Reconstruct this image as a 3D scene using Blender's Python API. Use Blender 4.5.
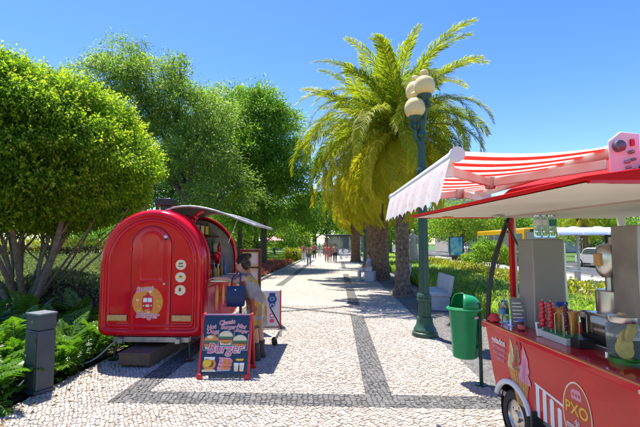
import bpy, bmesh, math, random
import numpy as np
from mathutils import Vector, Matrix, Euler

random.seed(7); RNG = np.random.default_rng(7)
for o in list(bpy.data.objects): bpy.data.objects.remove(o)
S = bpy.context.scene
COL = S.collection
R = math.radians
PI = math.pi

# ------------------------------------------------------------------ camera, sky, sun, exposure
CAM_H, FPX = 1.7, 400.0
cam = bpy.data.cameras.new('camera'); camo = bpy.data.objects.new('camera', cam); COL.objects.link(camo)
cam.sensor_width = 36; cam.lens = FPX/640*36; cam.clip_start = 0.05; cam.clip_end = 2000
camo.location = (0, 0, CAM_H)
camo.rotation_euler = (R(90)+math.atan(29.5/FPX), 0, math.atan(17/FPX))
S.camera = camo
SHX, SHY = 0.19, -0.30                       # how far a shadow moves per metre of height
ELEV = math.atan(1/math.hypot(SHX, SHY)); AZ = math.atan2(-SHX, -SHY)
W = bpy.data.worlds.new('World'); S.world = W; W.use_nodes = True
wn = W.node_tree.nodes; wl = W.node_tree.links
for n in list(wn): wn.remove(n)
sky = wn.new('ShaderNodeTexSky'); sky.sky_type = 'NISHITA'; sky.sun_disc = False
sky.sun_elevation = ELEV; sky.sun_rotation = AZ; sky.altitude = 0; sky.air_density = 1.0; sky.dust_density = 0.25; sky.ozone_density = 3.0
hsv = wn.new('ShaderNodeHueSaturation'); hsv.inputs['Saturation'].default_value = 1.30; hsv.inputs['Hue'].default_value = .516
bg = wn.new('ShaderNodeBackground'); bg.inputs['Strength'].default_value = 0.125
wo = wn.new('ShaderNodeOutputWorld')
wl.new(sky.outputs[0], hsv.inputs['Color']); wl.new(hsv.outputs[0], bg.inputs['Color']); wl.new(bg.outputs[0], wo.inputs['Surface'])
sun = bpy.data.lights.new('sun', 'SUN'); sun.energy = 4.6; sun.angle = R(0.53); sun.color = (1.0, 0.955, 0.88)
suno = bpy.data.objects.new('sun', sun); COL.objects.link(suno); suno.location = (-20, 30, 60)
suno.rotation_euler = Vector((SHX, SHY, -1)).to_track_quat('-Z', 'Y').to_euler()
S.view_settings.view_transform = 'Standard'; S.view_settings.look = 'None'
S.view_settings.exposure = 1.12; S.view_settings.gamma = 1.0; S.view_settings.use_curve_mapping = False
S.cycles.max_bounces = 8; S.cycles.transparent_max_bounces = 12

# ------------------------------------------------------------------ helpers
CM = camo.rotation_euler.to_matrix()
def ray(px, py):
    return CM @ Vector(((px-320)/FPX, -(py-213.5)/FPX, -1))
def at(px, py, Y):
    d = ray(px, py); return Vector((0, 0, CAM_H)) + d*(Y/d.y)
def gnd(px, py, z=0.0):
    d = ray(px, py); return Vector((0, 0, CAM_H)) + d*((z-CAM_H)/d.z)
def hx(h):
    h = h.lstrip('#'); c = [int(h[i:i+2], 16)/255 for i in (0, 2, 4)]
    return tuple(x/12.92 if x <= .04045 else ((x+.055)/1.055)**2.4 for x in c)
MATS = {}
def mat(name, color, rough=.5, metal=0., var=0., scale=8., bump=0., bscale=None, coat=0., spec=.5, trans=0., alpha=1., emit=None, dirt=None, dirt_amt=.3, ior=1.45, sheen=0.):
    if name in MATS: return MATS[name]
    if isinstance(color, str): color = hx(color)
    m = bpy.data.materials.new(name); m.use_nodes = True; MATS[name] = m
    nt = m.node_tree; b = nt.nodes['Principled BSDF']; L = nt.links
    b.inputs['Base Color'].default_value = (*color, 1); b.inputs['Roughness'].default_value = rough
    b.inputs['Metallic'].default_value = metal; b.inputs['Specular IOR Level'].default_value = spec; b.inputs['IOR'].default_value = ior
    b.inputs['Coat Weight'].default_value = coat; b.inputs['Coat Roughness'].default_value = .06
    b.inputs['Transmission Weight'].default_value = trans; b.inputs['Alpha'].default_value = alpha
    if sheen: b.inputs['Sheen Weight'].default_value = sheen
    if emit: b.inputs['Emission Color'].default_value = (*color, 1); b.inputs['Emission Strength'].default_value = emit
    if var or bump or dirt:
        tc = nt.nodes.new('ShaderNodeTexCoord')
        nz = nt.nodes.new('ShaderNodeTexNoise'); nz.inputs['Scale'].default_value = scale; nz.inputs['Detail'].default_value = 6
        L.new(tc.outputs['Object'], nz.inputs['Vector'])
        last = None
        if var:
            mx = nt.nodes.new('ShaderNodeMix'); mx.data_type = 'RGBA'
            mx.inputs['A'].default_value = (*[c*(1-var) for c in color], 1); mx.inputs['B'].default_value = (*[min(1, c*(1+var)) for c in color], 1)
            mr = nt.nodes.new('ShaderNodeMapRange'); mr.inputs['From Min'].default_value = .3; mr.inputs['From Max'].default_value = .7
            L.new(nz.outputs['Fac'], mr.inputs['Value']); L.new(mr.outputs[0], mx.inputs['Factor']); L.new(mx.outputs['Result'], b.inputs['Base Color']); last = mx.outputs['Result']
            rr = nt.nodes.new('ShaderNodeMapRange'); rr.inputs['To Min'].default_value = max(0, rough-.08); rr.inputs['To Max'].default_value = min(1, rough+.1)
            L.new(nz.outputs['Fac'], rr.inputs['Value']); L.new(rr.outputs[0], b.inputs['Roughness'])
        if dirt:
            n2 = nt.nodes.new('ShaderNodeTexNoise'); n2.inputs['Scale'].default_value = scale*.35; n2.inputs['Detail'].default_value = 9; n2.inputs['Roughness'].default_value = .7
            L.new(tc.outputs['Object'], n2.inputs['Vector'])
            r2 = nt.nodes.new('ShaderNodeMapRange'); r2.inputs['From Min'].default_value = .48; r2.inputs['From Max'].default_value = .72; r2.inputs['To Max'].default_value = dirt_amt
            L.new(n2.outputs['Fac'], r2.inputs['Value'])
            m2 = nt.nodes.new('ShaderNodeMix'); m2.data_type = 'RGBA'
            if last: L.new(last, m2.inputs['A'])
            else: m2.inputs['A'].default_value = (*color, 1)
            m2.inputs['B'].default_value = (*(hx(dirt) if isinstance(dirt, str) else dirt), 1)
            L.new(r2.outputs[0], m2.inputs['Factor']); L.new(m2.outputs['Result'], b.inputs['Base Color'])
        if bump:
            n3 = nt.nodes.new('ShaderNodeTexNoise'); n3.inputs['Scale'].default_value = bscale or scale*4; n3.inputs['Detail'].default_value = 5
            L.new(tc.outputs['Object'], n3.inputs['Vector'])
            bp = nt.nodes.new('ShaderNodeBump'); bp.inputs['Strength'].default_value = bump; bp.inputs['Distance'].default_value = .01
            L.new(n3.outputs['Fac'], bp.inputs['Height']); L.new(bp.outputs[0], b.inputs['Normal'])
    return m
def leafmat(name, stops, rough=.42, trans=.35, spec=.4, objrand=0.):
    """stops: [(pos, colour)] picked by each leaf's own 'tint'"""
    if name in MATS: return MATS[name]
    m = bpy.data.materials.new(name); m.use_nodes = True; MATS[name] = m
    nt = m.node_tree; L = nt.links; b = nt.nodes['Principled BSDF']; out = nt.nodes['Material Output']
    a = nt.nodes.new('ShaderNodeAttribute'); a.attribute_name = 'tint'
    fac = a.outputs['Fac']
    if objrand:
        oi = nt.nodes.new('ShaderNodeObjectInfo')
        ma = nt.nodes.new('ShaderNodeMath'); ma.operation = 'MULTIPLY_ADD'; ma.inputs[1].default_value = objrand
        L.new(oi.outputs['Random'], ma.inputs[0]); L.new(fac, ma.inputs[2])
        m3 = nt.nodes.new('ShaderNodeMath'); m3.operation = 'SUBTRACT'; m3.inputs[1].default_value = objrand/2
        L.new(ma.outputs[0], m3.inputs[0]); fac = m3.outputs[0]
    rp = nt.nodes.new('ShaderNodeValToRGB'); cr = rp.color_ramp
    while len(cr.elements) < len(stops): cr.elements.new(.5)
    for e, (p, c) in zip(cr.elements, stops): e.position = p; e.color = (*(hx(c) if isinstance(c, str) else c), 1)
    L.new(fac, rp.inputs[0]); L.new(rp.outputs[0], b.inputs['Base Color'])
    b.inputs['Roughness'].default_value = rough; b.inputs['Specular IOR Level'].default_value = spec
    t = nt.nodes.new('ShaderNodeBsdfTranslucent')
    g = nt.nodes.new('ShaderNodeMix'); g.data_type = 'RGBA'; g.blend_type = 'MULTIPLY'; g.inputs['Factor'].default_value = 1
    g.inputs['B'].default_value = (1.35, 1.5, .5, 1); L.new(rp.outputs[0], g.inputs['A']); L.new(g.outputs['Result'], t.inputs['Color'])
    ms = nt.nodes.new('ShaderNodeMixShader'); ms.inputs[0].default_value = trans
    L.new(b.outputs[0], ms.inputs[1]); L.new(t.outputs[0], ms.inputs[2]); L.new(ms.outputs[0], out.inputs['Surface'])
    return m

def frame(o, x, y):
    """4x4 with origin o, columns x, y, x cross y"""
    x = Vector(x).normalized(); z = x.cross(Vector(y)).normalized(); y = z.cross(x)
    M = Matrix((x, y, z)).transposed().to_4x4(); M.translation = Vector(o); return M

class MB:
    def __init__(s): s.V = []; s.F = []
    def add(s, vs, fs, M=None):
        n = len(s.V)
        s.V += [tuple(M @ Vector(v)) if M else tuple(v) for v in vs]
        s.F += [tuple(i+n for i in f) for f in fs]; return s
    def box(s, c, d, rz=0, M=None, taper=1.):
        x, y, z = d[0]/2, d[1]/2, d[2]/2
        vs = [(a*x*(taper if k > 0 else 1), b*y*(taper if k > 0 else 1), k*z) for k in (-1, 1) for b in (-1, 1) for a in (-1, 1)]
        T = Matrix.Translation(c) @ Matrix.Rotation(rz, 4, 'Z')
        if M: T = M @ T
        return s.add(vs, [(0, 2, 3, 1), (4, 5, 7, 6), (0, 1, 5, 4), (2, 6, 7, 3), (0, 4, 6, 2), (1, 3, 7, 5)], T)
    def tube(s, pts, r, n=10, caps=True):
        pts = [Vector(p) for p in pts]; m = len(pts)
        if not hasattr(r, '__len__'): r = [r]*m
        up = Vector((0, 0, 1)); vs = []; fs = []
        t0 = (pts[1]-pts[0]).normalized()
        if abs(t0.dot(up)) > .95: up = Vector((0, 1, 0))
        u = t0.cross(up).normalized()
        for i, p in enumerate(pts):
            t = (pts[min(i+1, m-1)]-pts[max(i-1, 0)]).normalized()
            u = (u - t*u.dot(t)).normalized(); v = t.cross(u)
            for k in range(n):
                a = 2*PI*k/n; vs.append(p + (u*math.cos(a)+v*math.sin(a))*r[i])
        for i in range(m-1):
            for k in range(n):
                k2 = (k+1) % n; fs.append((i*n+k, i*n+k2, (i+1)*n+k2, (i+1)*n+k))
        if caps: fs.append(tuple(range(n))[::-1]); fs.append(tuple((m-1)*n+k for k in range(n)))
        return s.add(vs, fs)
    def lathe(s, prof, n=24, c=(0, 0, 0), M=None, caps=True, sx=1., sy=1.):
        vs = []; fs = []
        for r, z in prof:
            for k in range(n):
                a = 2*PI*k/n; vs.append((c[0]+r*sx*math.cos(a), c[1]+r*sy*math.sin(a), c[2]+z))
        for i in range(len(prof)-1):
            for k in range(n):
                k2 = (k+1) % n; fs.append((i*n+k, i*n+k2, (i+1)*n+k2, (i+1)*n+k))
        if caps: fs.append(tuple(range(n))[::-1]); fs.append(tuple((len(prof)-1)*n+k for k in range(n)))
        return s.add(vs, fs, M)
    def sphere(s, c, r, n=16, m=10, M=None):
        if not hasattr(r, '__len__'): r = (r, r, r)
        vs = [(c[0], c[1], c[2]-r[2])]; fs = []
        for i in range(1, m):
            a = -PI/2+PI*i/m
            for k in range(n):
                b = 2*PI*k/n; vs.append((c[0]+r[0]*math.cos(a)*math.cos(b), c[1]+r[1]*math.cos(a)*math.sin(b), c[2]+r[2]*math.sin(a)))
        vs.append((c[0], c[1], c[2]+r[2])); e = len(vs)-1
        for k in range(n):
            k2 = (k+1) % n; fs.append((0, 1+k2, 1+k)); fs.append((e, 1+(m-2)*n+k, 1+(m-2)*n+k2))
            for i in range(m-2): fs.append((1+i*n+k, 1+i*n+k2, 1+(i+1)*n+k2, 1+(i+1)*n+k))
        return s.add(vs, fs, M)
    def prism(s, out, t, M=None, z0=0.):
        """outline in local xy (ccw), from z0 to z0+t"""
        n = len(out); vs = [(x, y, z0) for x, y in out]+[(x, y, z0+t) for x, y in out]
        fs = [tuple(range(n))[::-1], tuple(range(n, 2*n))]+[(k, (k+1) % n, n+(k+1) % n, n+k) for k in range(n)]
        return s.add(vs, fs, M)
    def loft(s, loops, caps=True, closed=True):
        n = len(loops[0]); vs = [p for l in loops for p in l]; fs = []
        for i in range(len(loops)-1):
            for k in range(n if closed else n-1):
                k2 = (k+1) % n; fs.append((i*n+k, i*n+k2, (i+1)*n+k2, (i+1)*n+k))
        if caps: fs.append(tuple(range(n))[::-1]); fs.append(tuple((len(loops)-1)*n+k for k in range(n)))
        return s.add(vs, fs)
    def mesh(s, name, m, smooth=38):
        me = bpy.data.meshes.new(name); me.from_pydata(s.V, [], s.F); me.update()
        bm = bmesh.new(); bm.from_mesh(me); bmesh.ops.recalc_face_normals(bm, faces=bm.faces); bm.to_mesh(me); bm.free()
        if smooth:
            me.polygons.foreach_set('use_smooth', [True]*len(me.polygons)); me.set_sharp_from_angle(angle=R(smooth))
        if m: me.materials.append(m)
        return me
    def build(s, name, m, parent=None, loc=(0, 0, 0), rz=0., bevel=0., smooth=38, sub=0):
        o = link(name, s.mesh(name, m, smooth), parent, loc, rz)
        if bevel:
            b = o.modifiers.new('bevel', 'BEVEL'); b.width = bevel; b.segments = 2; b.limit_method = 'ANGLE'; b.angle_limit = R(40)
        return o
def link(name, data, parent=None, loc=(0, 0, 0), rz=0.):
    o = bpy.data.objects.new(name, data); COL.objects.link(o)
    o.location = loc; o.rotation_euler = (0, 0, rz)
    if parent: o.parent = parent
    return o
def tag(o, label=None, cat=None, group=None, kind=None):
    if label: o['label'] = label
    if cat: o['category'] = cat
    if group: o['group'] = group
    if kind: o['kind'] = kind
    return o
def thing(name, label, cat, loc=(0, 0, 0), rz=0., group=None):
    return tag(link(name, None, None, loc, rz), label, cat, group)
def fastmesh(name, V, Fq, m, tint=None, smooth=False):
    """V (N,3); Fq (M,k) all faces with k corners; tint per vertex"""
    V = np.asarray(V, np.float32); Fq = np.asarray(Fq, np.int32)
    me = bpy.data.meshes.new(name); k = Fq.shape[1]
    me.vertices.add(len(V)); me.vertices.foreach_set('co', V.ravel())
    me.loops.add(Fq.size); me.loops.foreach_set('vertex_index', Fq.ravel())
    me.polygons.add(len(Fq)); me.polygons.foreach_set('loop_start', np.arange(0, Fq.size, k, dtype=np.int32))
    if smooth: me.polygons.foreach_set('use_smooth', np.ones(len(Fq), bool))
    me.update(calc_edges=True)
    if tint is not None:
        a = me.attributes.new('tint', 'FLOAT', 'POINT'); a.data.foreach_set('value', np.asarray(tint, np.float32))
    if m: me.materials.append(m)
    return me
def unit(a): return a/np.maximum(np.linalg.norm(a, axis=1, keepdims=True), 1e-6)
def leaves(name, C, D, L, Wd, tint, m, fold=.15):
    """one folded rhombus leaf at each C pointing along D"""
    C = np.asarray(C); D = unit(np.asarray(D)); n = len(C)
    rnd = RNG.normal(size=(n, 3)); Sd = unit(np.cross(D, rnd)); Nn = np.cross(Sd, D)
    L = np.broadcast_to(np.asarray(L, float).reshape(-1, 1), (n, 1)); Wd = np.broadcast_to(np.asarray(Wd, float).reshape(-1, 1), (n, 1))
    V = np.empty((n, 4, 3)); V[:, 0] = C; V[:, 2] = C+D*L-Nn*L*.12
    mid = C+D*L*.45+Nn*Wd*fold
    V[:, 1] = mid+Sd*Wd*.5; V[:, 3] = mid-Sd*Wd*.5
    F = np.arange(n*4).reshape(n, 4)
    return fastmesh(name, V.reshape(-1, 3), F, m, np.repeat(tint, 4))

TXT = {}
def text_mesh(body, m, offset=0., shear=0., extrude=.0008):
    key = (body, m.name, offset, shear)
    if key in TXT: return TXT[key]
    cu = bpy.data.curves.new('lettering', 'FONT'); cu.body = body; cu.size = 1; cu.align_x = 'CENTER'; cu.align_y = 'CENTER'
    cu.offset = offset; cu.shear = shear; cu.extrude = extrude; cu.resolution_u = 3
    o = bpy.data.objects.new('lettering', cu); COL.objects.link(o)
    dg = bpy.context.evaluated_depsgraph_get(); me = bpy.data.meshes.new_from_object(o.evaluated_get(dg))
    bpy.data.objects.remove(o); me.materials.clear(); me.materials.append(m); TXT[key] = me; return me
def lettering(body, m, parent, M, size, offset=0., shear=0., name='lettering', sx=1.):
    o = link(name, text_mesh(body, m, offset, shear), parent)
    o.matrix_local = M @ Matrix.Diagonal((size*sx, size, 1, 1)); return o
def disc(n, rx, ry=None, cx=0, cy=0): return [(cx+rx*math.cos(2*PI*k/n), cy+(ry or rx)*math.sin(2*PI*k/n)) for k in range(n)]

# ------------------------------------------------------------------ materials
red = mat('red_gloss', (.66, .003, .016), .12, dirt='#7a1c1a', dirt_amt=.22, coat=.25, var=.08, scale=3, bump=.10, bscale=5, spec=.42)
red_d = mat('red_counter', (.50, .006, .022), .16, coat=.6, var=.1, scale=5)
red_panel = mat('red_wrap', (.62, .016, .016), .26, coat=.15, var=.07, scale=4, dirt='#8a3a30', dirt_amt=.25, bump=.02, bscale=4)
dark = mat('dark_seam', (.012, .004, .005), .7)
black = mat('black_rubber', (.018, .018, .02), .65, var=.3, scale=20, bump=.2)
blackp = mat('black_plastic', (.02, .02, .022), .35)
steel = mat('stainless_steel', (.58, .57, .55), .28, metal=1, var=.12, scale=6)
steel_d = mat('galvanised_steel', (.42, .42, .42), .45, metal=.9, var=.2, scale=14, dirt='#5a4030', dirt_amt=.3)
chrome = mat('chrome', (.8, .8, .8), .08, metal=1)
alu = mat('white_aluminium', (.74, .74, .74), .38, var=.06, scale=8)
cream = mat('cream_lining', (.84, .80, .71), .55, var=.05, scale=3, dirt='#8c7f6a', dirt_amt=.25)
white = mat('white_paint', (.78, .77, .75), .5, var=.04)
whitep = mat('white_print', (.82, .80, .77), .45)
grey_panel = mat('grey_fridge_panel', (.30, .285, .26), .42, metal=.25, var=.06, scale=2.5)
glass = mat('clear_glass', (.95, .97, .97), .03, trans=1, ior=1.1, spec=.5)
glass_g = mat('tinted_glass', (.10, .14, .15), .05, spec=.8, coat=.5)
lamp_green = mat('lamp_green_iron', (.03, .085, .055), .38, var=.15, scale=12, dirt='#4f6a58', dirt_amt=.4, bump=.06)
opal = mat('opal_globe', (.78, .61, .27), .25, var=.03, spec=.5)
bin_green = mat('bin_green_plastic', (.007, .26, .09), .38, var=.12, scale=7, dirt='#3a8a5a', dirt_amt=.35, bump=.03)
post_green = mat('post_green', (.006, .055, .03), .4, var=.15)
concrete = mat('pale_concrete', (.50, .50, .49), .8, var=.12, scale=6, bump=.25, bscale=50, dirt='#6f6a60', dirt_amt=.5)
wood_step = mat('weathered_step', (.14, .085, .06), .75, var=.3, scale=9, bump=.3, dirt='#6e625a', dirt_amt=.5)
wood_red = mat('red_brown_wood', (.17, .035, .018), .45, var=.3, scale=14, bump=.1)
box_grey = mat('slate_grey_steel', (.055, .066, .078), .42, metal=.2, var=.1, scale=9, dirt='#6f7276', dirt_amt=.25)
bark = mat('pale_bark', (.22, .18, .135), .9, var=.35, scale=12, bump=.6, bscale=30)
bark_d = mat('dark_bark', (.11, .085, .062), .9, var=.35, scale=10, bump=.6, bscale=24)
palm_bark = mat('palm_bark', (.27, .155, .09), .92, var=.45, scale=10, bump=.7, bscale=40, dirt='#2c1c12', dirt_amt=.6)
skin_m = mat('skin', (.52, .27, .18), .5, var=.06, scale=12)
hair_m = mat('dark_brown_hair', (.035, .018, .01), .5, var=.35, scale=40, bump=.5, bscale=60)
navy = mat('navy_leather', (.006, .02, .085), .4, var=.15, bump=.1)
sign_blue = mat('navy_print', (.012, .034, .085), .35, var=.08)
pink = mat('pink_print', (.70, .06, .16), .45)
orange = mat('orange_print', (.78, .26, .045), .4, var=.1, scale=18)
yellow = mat('yellow_print', (.80, .52, .03), .4)
cream_p = mat('cream_print', (.80, .66, .42), .45, var=.08, scale=30)
brown_p = mat('brown_print', (.22, .09, .04), .5, var=.2, scale=40)
lpink = mat('pale_pink_print', (.74, .30, .40), .5, var=.1, scale=40)
# ------------------------------------------------------------------ ground materials
def stone_mat(name, c0, c1, rough=.75):
    m = bpy.data.materials.new(name); m.use_nodes = True; nt = m.node_tree; L = nt.links; b = nt.nodes['Principled BSDF']
    a = nt.nodes.new('ShaderNodeAttribute'); a.attribute_name = 'tint'
    rp = nt.nodes.new('ShaderNodeValToRGB'); rp.color_ramp.elements[0].color = (*c0, 1); rp.color_ramp.elements[1].color = (*c1, 1)
    L.new(a.outputs['Fac'], rp.inputs[0])
    tc = nt.nodes.new('ShaderNodeTexCoord')
    nz = nt.nodes.new('ShaderNodeTexNoise'); nz.inputs['Scale'].default_value = .9; nz.inputs['Detail'].default_value = 8; nz.inputs['Roughness'].default_value = .65
    L.new(tc.outputs['Object'], nz.inputs['Vector'])
    mr = nt.nodes.new('ShaderNodeMapRange'); mr.inputs['From Min'].default_value = .35; mr.inputs['From Max'].default_value = .7; mr.inputs['To Min'].default_value = 0; mr.inputs['To Max'].default_value = .5
    L.new(nz.outputs['Fac'], mr.inputs['Value'])
    mx = nt.nodes.new('ShaderNodeMix'); mx.data_type = 'RGBA'; mx.blend_type = 'MULTIPLY'; mx.inputs['B'].default_value = (.82, .72, .62, 1)
    L.new(mr.outputs[0], mx.inputs['Factor']); L.new(rp.outputs[0], mx.inputs['A']); L.new(mx.outputs['Result'], b.inputs['Base Color'])
    n2 = nt.nodes.new('ShaderNodeTexNoise'); n2.inputs['Scale'].default_value = 90; L.new(tc.outputs['Object'], n2.inputs['Vector'])
    bp = nt.nodes.new('ShaderNodeBump'); bp.inputs['Strength'].default_value = .35; bp.inputs['Distance'].default_value = .006
    L.new(n2.outputs['Fac'], bp.inputs['Height']); L.new(bp.outputs[0], b.inputs['Normal'])
    b.inputs['Roughness'].default_value = rough; return m
def cobble_sheet(name, c0, c1, joint, scale):
    m = bpy.data.materials.new(name); m.use_nodes = True; nt = m.node_tree; L = nt.links; b = nt.nodes['Principled BSDF']
    tc = nt.nodes.new('ShaderNodeTexCoord')
    v = nt.nodes.new('ShaderNodeTexVoronoi'); v.inputs['Scale'].default_value = scale; v.inputs['Randomness'].default_value = .8
    e = nt.nodes.new('ShaderNodeTexVoronoi'); e.feature = 'DISTANCE_TO_EDGE'; e.inputs['Scale'].default_value = scale; e.inputs['Randomness'].default_value = .8
    L.new(tc.outputs['Object'], v.inputs['Vector']); L.new(tc.outputs['Object'], e.inputs['Vector'])
    sp = nt.nodes.new('ShaderNodeSeparateColor'); L.new(v.outputs['Color'], sp.inputs[0])
    mx = nt.nodes.new('ShaderNodeMix'); mx.data_type = 'RGBA'; mx.inputs['A'].default_value = (*c0, 1); mx.inputs['B'].default_value = (*c1, 1)
    L.new(sp.outputs[0], mx.inputs['Factor'])
    mr = nt.nodes.new('ShaderNodeMapRange'); mr.inputs['From Min'].default_value = .02; mr.inputs['From Max'].default_value = .09
    L.new(e.outputs['Distance'], mr.inputs['Value'])
    m2 = nt.nodes.new('ShaderNodeMix'); m2.data_type = 'RGBA'; m2.inputs['A'].default_value = (*joint, 1)
    L.new(mr.outputs[0], m2.inputs['Factor']); L.new(mx.outputs['Result'], m2.inputs['B'])
    nz = nt.nodes.new('ShaderNodeTexNoise'); nz.inputs['Scale'].default_value = .5; nz.inputs['Detail'].default_value = 8
    L.new(tc.outputs['Object'], nz.inputs['Vector'])
    m3 = nt.nodes.new('ShaderNodeMix'); m3.data_type = 'RGBA'; m3.blend_type = 'MULTIPLY'; m3.inputs['B'].default_value = (.84, .78, .7, 1)
    L.new(nz.outputs['Fac'], m3.inputs['Factor']); L.new(m2.outputs['Result'], m3.inputs['A']); L.new(m3.outputs['Result'], b.inputs['Base Color'])
    bp = nt.nodes.new('ShaderNodeBump'); bp.inputs['Strength'].default_value = .5; bp.inputs['Distance'].default_value = .006
    L.new(mr.outputs[0], bp.inputs['Height']); L.new(bp.outputs[0], b.inputs['Normal'])
    b.inputs['Roughness'].default_value = .8; return m
LIME0, LIME1 = (.34, .30, .245), (.51, .465, .395)
BAS0, BAS1 = (.085, .083, .078), (.16, .155, .148)
m_lime = stone_mat('limestone_setts', LIME0, LIME1)
m_bas = stone_mat('basalt_setts', BAS0, BAS1, .7)
m_joint = mat('sandy_joints', (.33, .265, .20), .95, var=.3, scale=20, bump=.3)
m_jointd = mat('dark_joints', (.055, .05, .045), .95, var=.3, scale=20)
m_limefar = cobble_sheet('limestone_sheet', (.38, .345, .30), (.48, .445, .395), (.26, .215, .165), 19)
m_basfar = cobble_sheet('basalt_sheet', BAS0, BAS1, (.06, .055, .05), 13)
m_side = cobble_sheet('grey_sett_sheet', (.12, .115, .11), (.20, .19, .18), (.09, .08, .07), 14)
m_soil = mat('dark_soil', (.045, .032, .02), .95, var=.4, scale=5, bump=.6, bscale=18)
m_lawn = mat('lawn_ground', (.07, .13, .02), .9, var=.35, scale=3, bump=.5, bscale=60)
m_asph = mat('asphalt', (.075, .075, .078), .85, var=.2, scale=5, bump=.3, bscale=150)
m_walk = mat('street_pavement', (.36, .34, .31), .85, var=.15, scale=2, bump=.2)
m_kerb = mat('kerb_stone', (.33, .31, .28), .85, var=.2, scale=7, bump=.3, bscale=40)

def sheet(name, x0, x1, y0, y1, z, m, kind='structure', parent=None):
    o = MB().add([(x0, y0, z), (x1, y0, z), (x1, y1, z), (x0, y1, z)], [(0, 1, 2, 3)]).build(name, m, parent, smooth=0)
    if kind: o['kind'] = kind
    return o
sheet('ground', -400, 400, -60, 700, -.10, m_lawn)
YN = 11.0                                        # real setts up to here, the material beyond
pave = sheet('pavement', -3.4, 4.6, -3, YN, -.014, m_joint)
sheet('paving_sheet', -3.4, 1.8, YN, 150, 0, m_limefar, 'stuff', pave)
sheet('paving_sheet', -3.4, 4.6, -12, -3, 0, m_limefar, 'stuff', pave)

def clip(poly, x0, x1, y0, y1):
    for ax, val, sg in ((0, x0, 1), (0, x1, -1), (1, y0, 1), (1, y1, -1)):
        out = []; n = len(poly)
        for i in range(n):
            a, b = poly[i], poly[(i+1) % n]; da, db = (a[ax]-val)*sg, (b[ax]-val)*sg
            if da >= 0: out.append(a)
            if (da >= 0) != (db >= 0):
                t = da/(da-db); out.append((a[0]+(b[0]-a[0])*t, a[1]+(b[1]-a[1])*t))
        poly = out
        if len(poly) < 3: return []
    return poly
def setts(name, rects, size, ang, m, parent, gap=.0045, hz=.005, jit=.24, z=0.):
    """irregular hand-split stones, each with its own edges, laid in a lattice turned by ang"""
    V = []; F = []; T = []
    ca, sa = math.cos(ang), math.sin(ang); rnd = random.Random(int(size*1e4)+len(rects))
    for x0, x1, y0, y1 in rects:
        cs = [((x*ca+y*sa)/size, (-x*sa+y*ca)/size) for x in (x0, x1) for y in (y0, y1)]
        i0, i1 = int(min(c[0] for c in cs))-2, int(max(c[0] for c in cs))+2
        j0, j1 = int(min(c[1] for c in cs))-2, int(max(c[1] for c in cs))+2
        P = {}
        def pt(i, j):
            if (i, j) not in P:
                bend = .8*math.sin(i*.11+1.3+.9*math.sin(j*.05))+.5*math.sin(j*.13+i*.03)
                u = (i+rnd.uniform(-jit, jit)+(.5 if j % 2 else 0)*.55+.3*math.sin(j*.17))*size; v = (j+rnd.uniform(-jit, jit)+bend)*size
                P[i, j] = (u*ca-v*sa, u*sa+v*ca)
            return P[i, j]
        for i in range(i0, i1):
            for j in range(j0, j1):
                x, y = (i*ca-j*sa)*size, (i*sa+j*ca)*size
                if not (x0-.12 < x < x1+.12 and y0-.12 < y < y1+.12): continue
                q = clip([pt(i, j), pt(i+1, j), pt(i+1, j+1), pt(i, j+1)], x0, x1, y0, y1)
                if len(q) < 3: continue
                ar = abs(sum(q[k][0]*q[(k+1) % len(q)][1]-q[(k+1) % len(q)][0]*q[k][1] for k in range(len(q))))/2
                if ar < size*size*.12: continue
                cx = sum(p[0] for p in q)/len(q); cy = sum(p[1] for p in q)/len(q)
                h = z+rnd.uniform(-hz, hz*.6); tx, ty = rnd.uniform(-.07, .07), rnd.uniform(-.07, .07); t = rnd.random()**.8
                n = len(q); b0 = len(V)
                for ins, dz, tilt in ((gap, -.013, 0), (gap+.002, -.004, 1), (gap+.010, 0, 1)):
                    for px, py in q:
                        dx, dy = px-cx, py-cy; l = math.hypot(dx, dy) or 1; f = max(.2, 1-ins*1.3/l)
                        V.append((cx+dx*f, cy+dy*f, (h if tilt else z)+dz+tilt*(dx*tx+dy*ty)))
                        T.append(t)
                for lv in (0, 1):
                    for k in range(n): F.append((b0+lv*n+k, b0+lv*n+(k+1) % n, b0+(lv+1)*n+(k+1) % n, b0+(lv+1)*n+k))
                F.append(tuple(b0+2*n+k for k in range(n)))
    me = bpy.data.meshes.new(name); me.from_pydata(V, [], F); me.update()
    a = me.attributes.new('tint', 'FLOAT', 'POINT'); a.data.foreach_set('value', T); me.materials.append(m)
    return tag(link(name, me, parent), kind='stuff')
SX0, SX1 = -.01, .285                            # middle strip of dark setts, from the photograph
g0, g1 = gnd(365.6, 394), gnd(391.6, 394); SX0, SX1 = g0.x, g1.x
BY1, BY0 = gnd(380, 394.6).y, gnd(380, 406.8).y  # cross band
LX0, LX1 = -2.47, -2.17                          # strip running under the caravan
SEG = gnd(352, 315).y
for q in ((LX0, 2.6, BY0, BY1), (LX0, LX1, BY1+.001, YN), (SX0, SX1, BY1+.001, SEG)): sheet('joint_bed', *q, -.0105, m_jointd, 'stuff', pave)
setts('limestone_setts', [(-3.4, 2.6, 1.6, BY0), (-3.4, LX0, BY0, BY1), (-3.4, LX0, BY1, YN), (LX1, SX0, BY1, YN), (SX0, SX1, SEG, YN), (SX1, 1.8, BY1, YN)], .040, R(32), m_lime, pave, gap=.0020, jit=.30)
setts('basalt_setts', [(LX0, 2.6, BY0, BY1), (LX0, LX1, BY1, YN), (SX0, SX1, BY1, SEG)], .058, R(8), m_bas, pave, gap=.003, hz=.003)
def strip(y0, y1, x0=SX0, x1=SX1): sheet('basalt_strip', x0, x1, y0, y1, .004, m_basfar, 'stuff', pave)
strip(gnd(350, 306).y, gnd(346, 288).y); strip(gnd(344, 284).y, gnd(343, 274).y); strip(gnd(341, 268).y, gnd(340, 262).y); strip(42, 60)
strip(16, 40, LX0, LX1)
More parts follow.
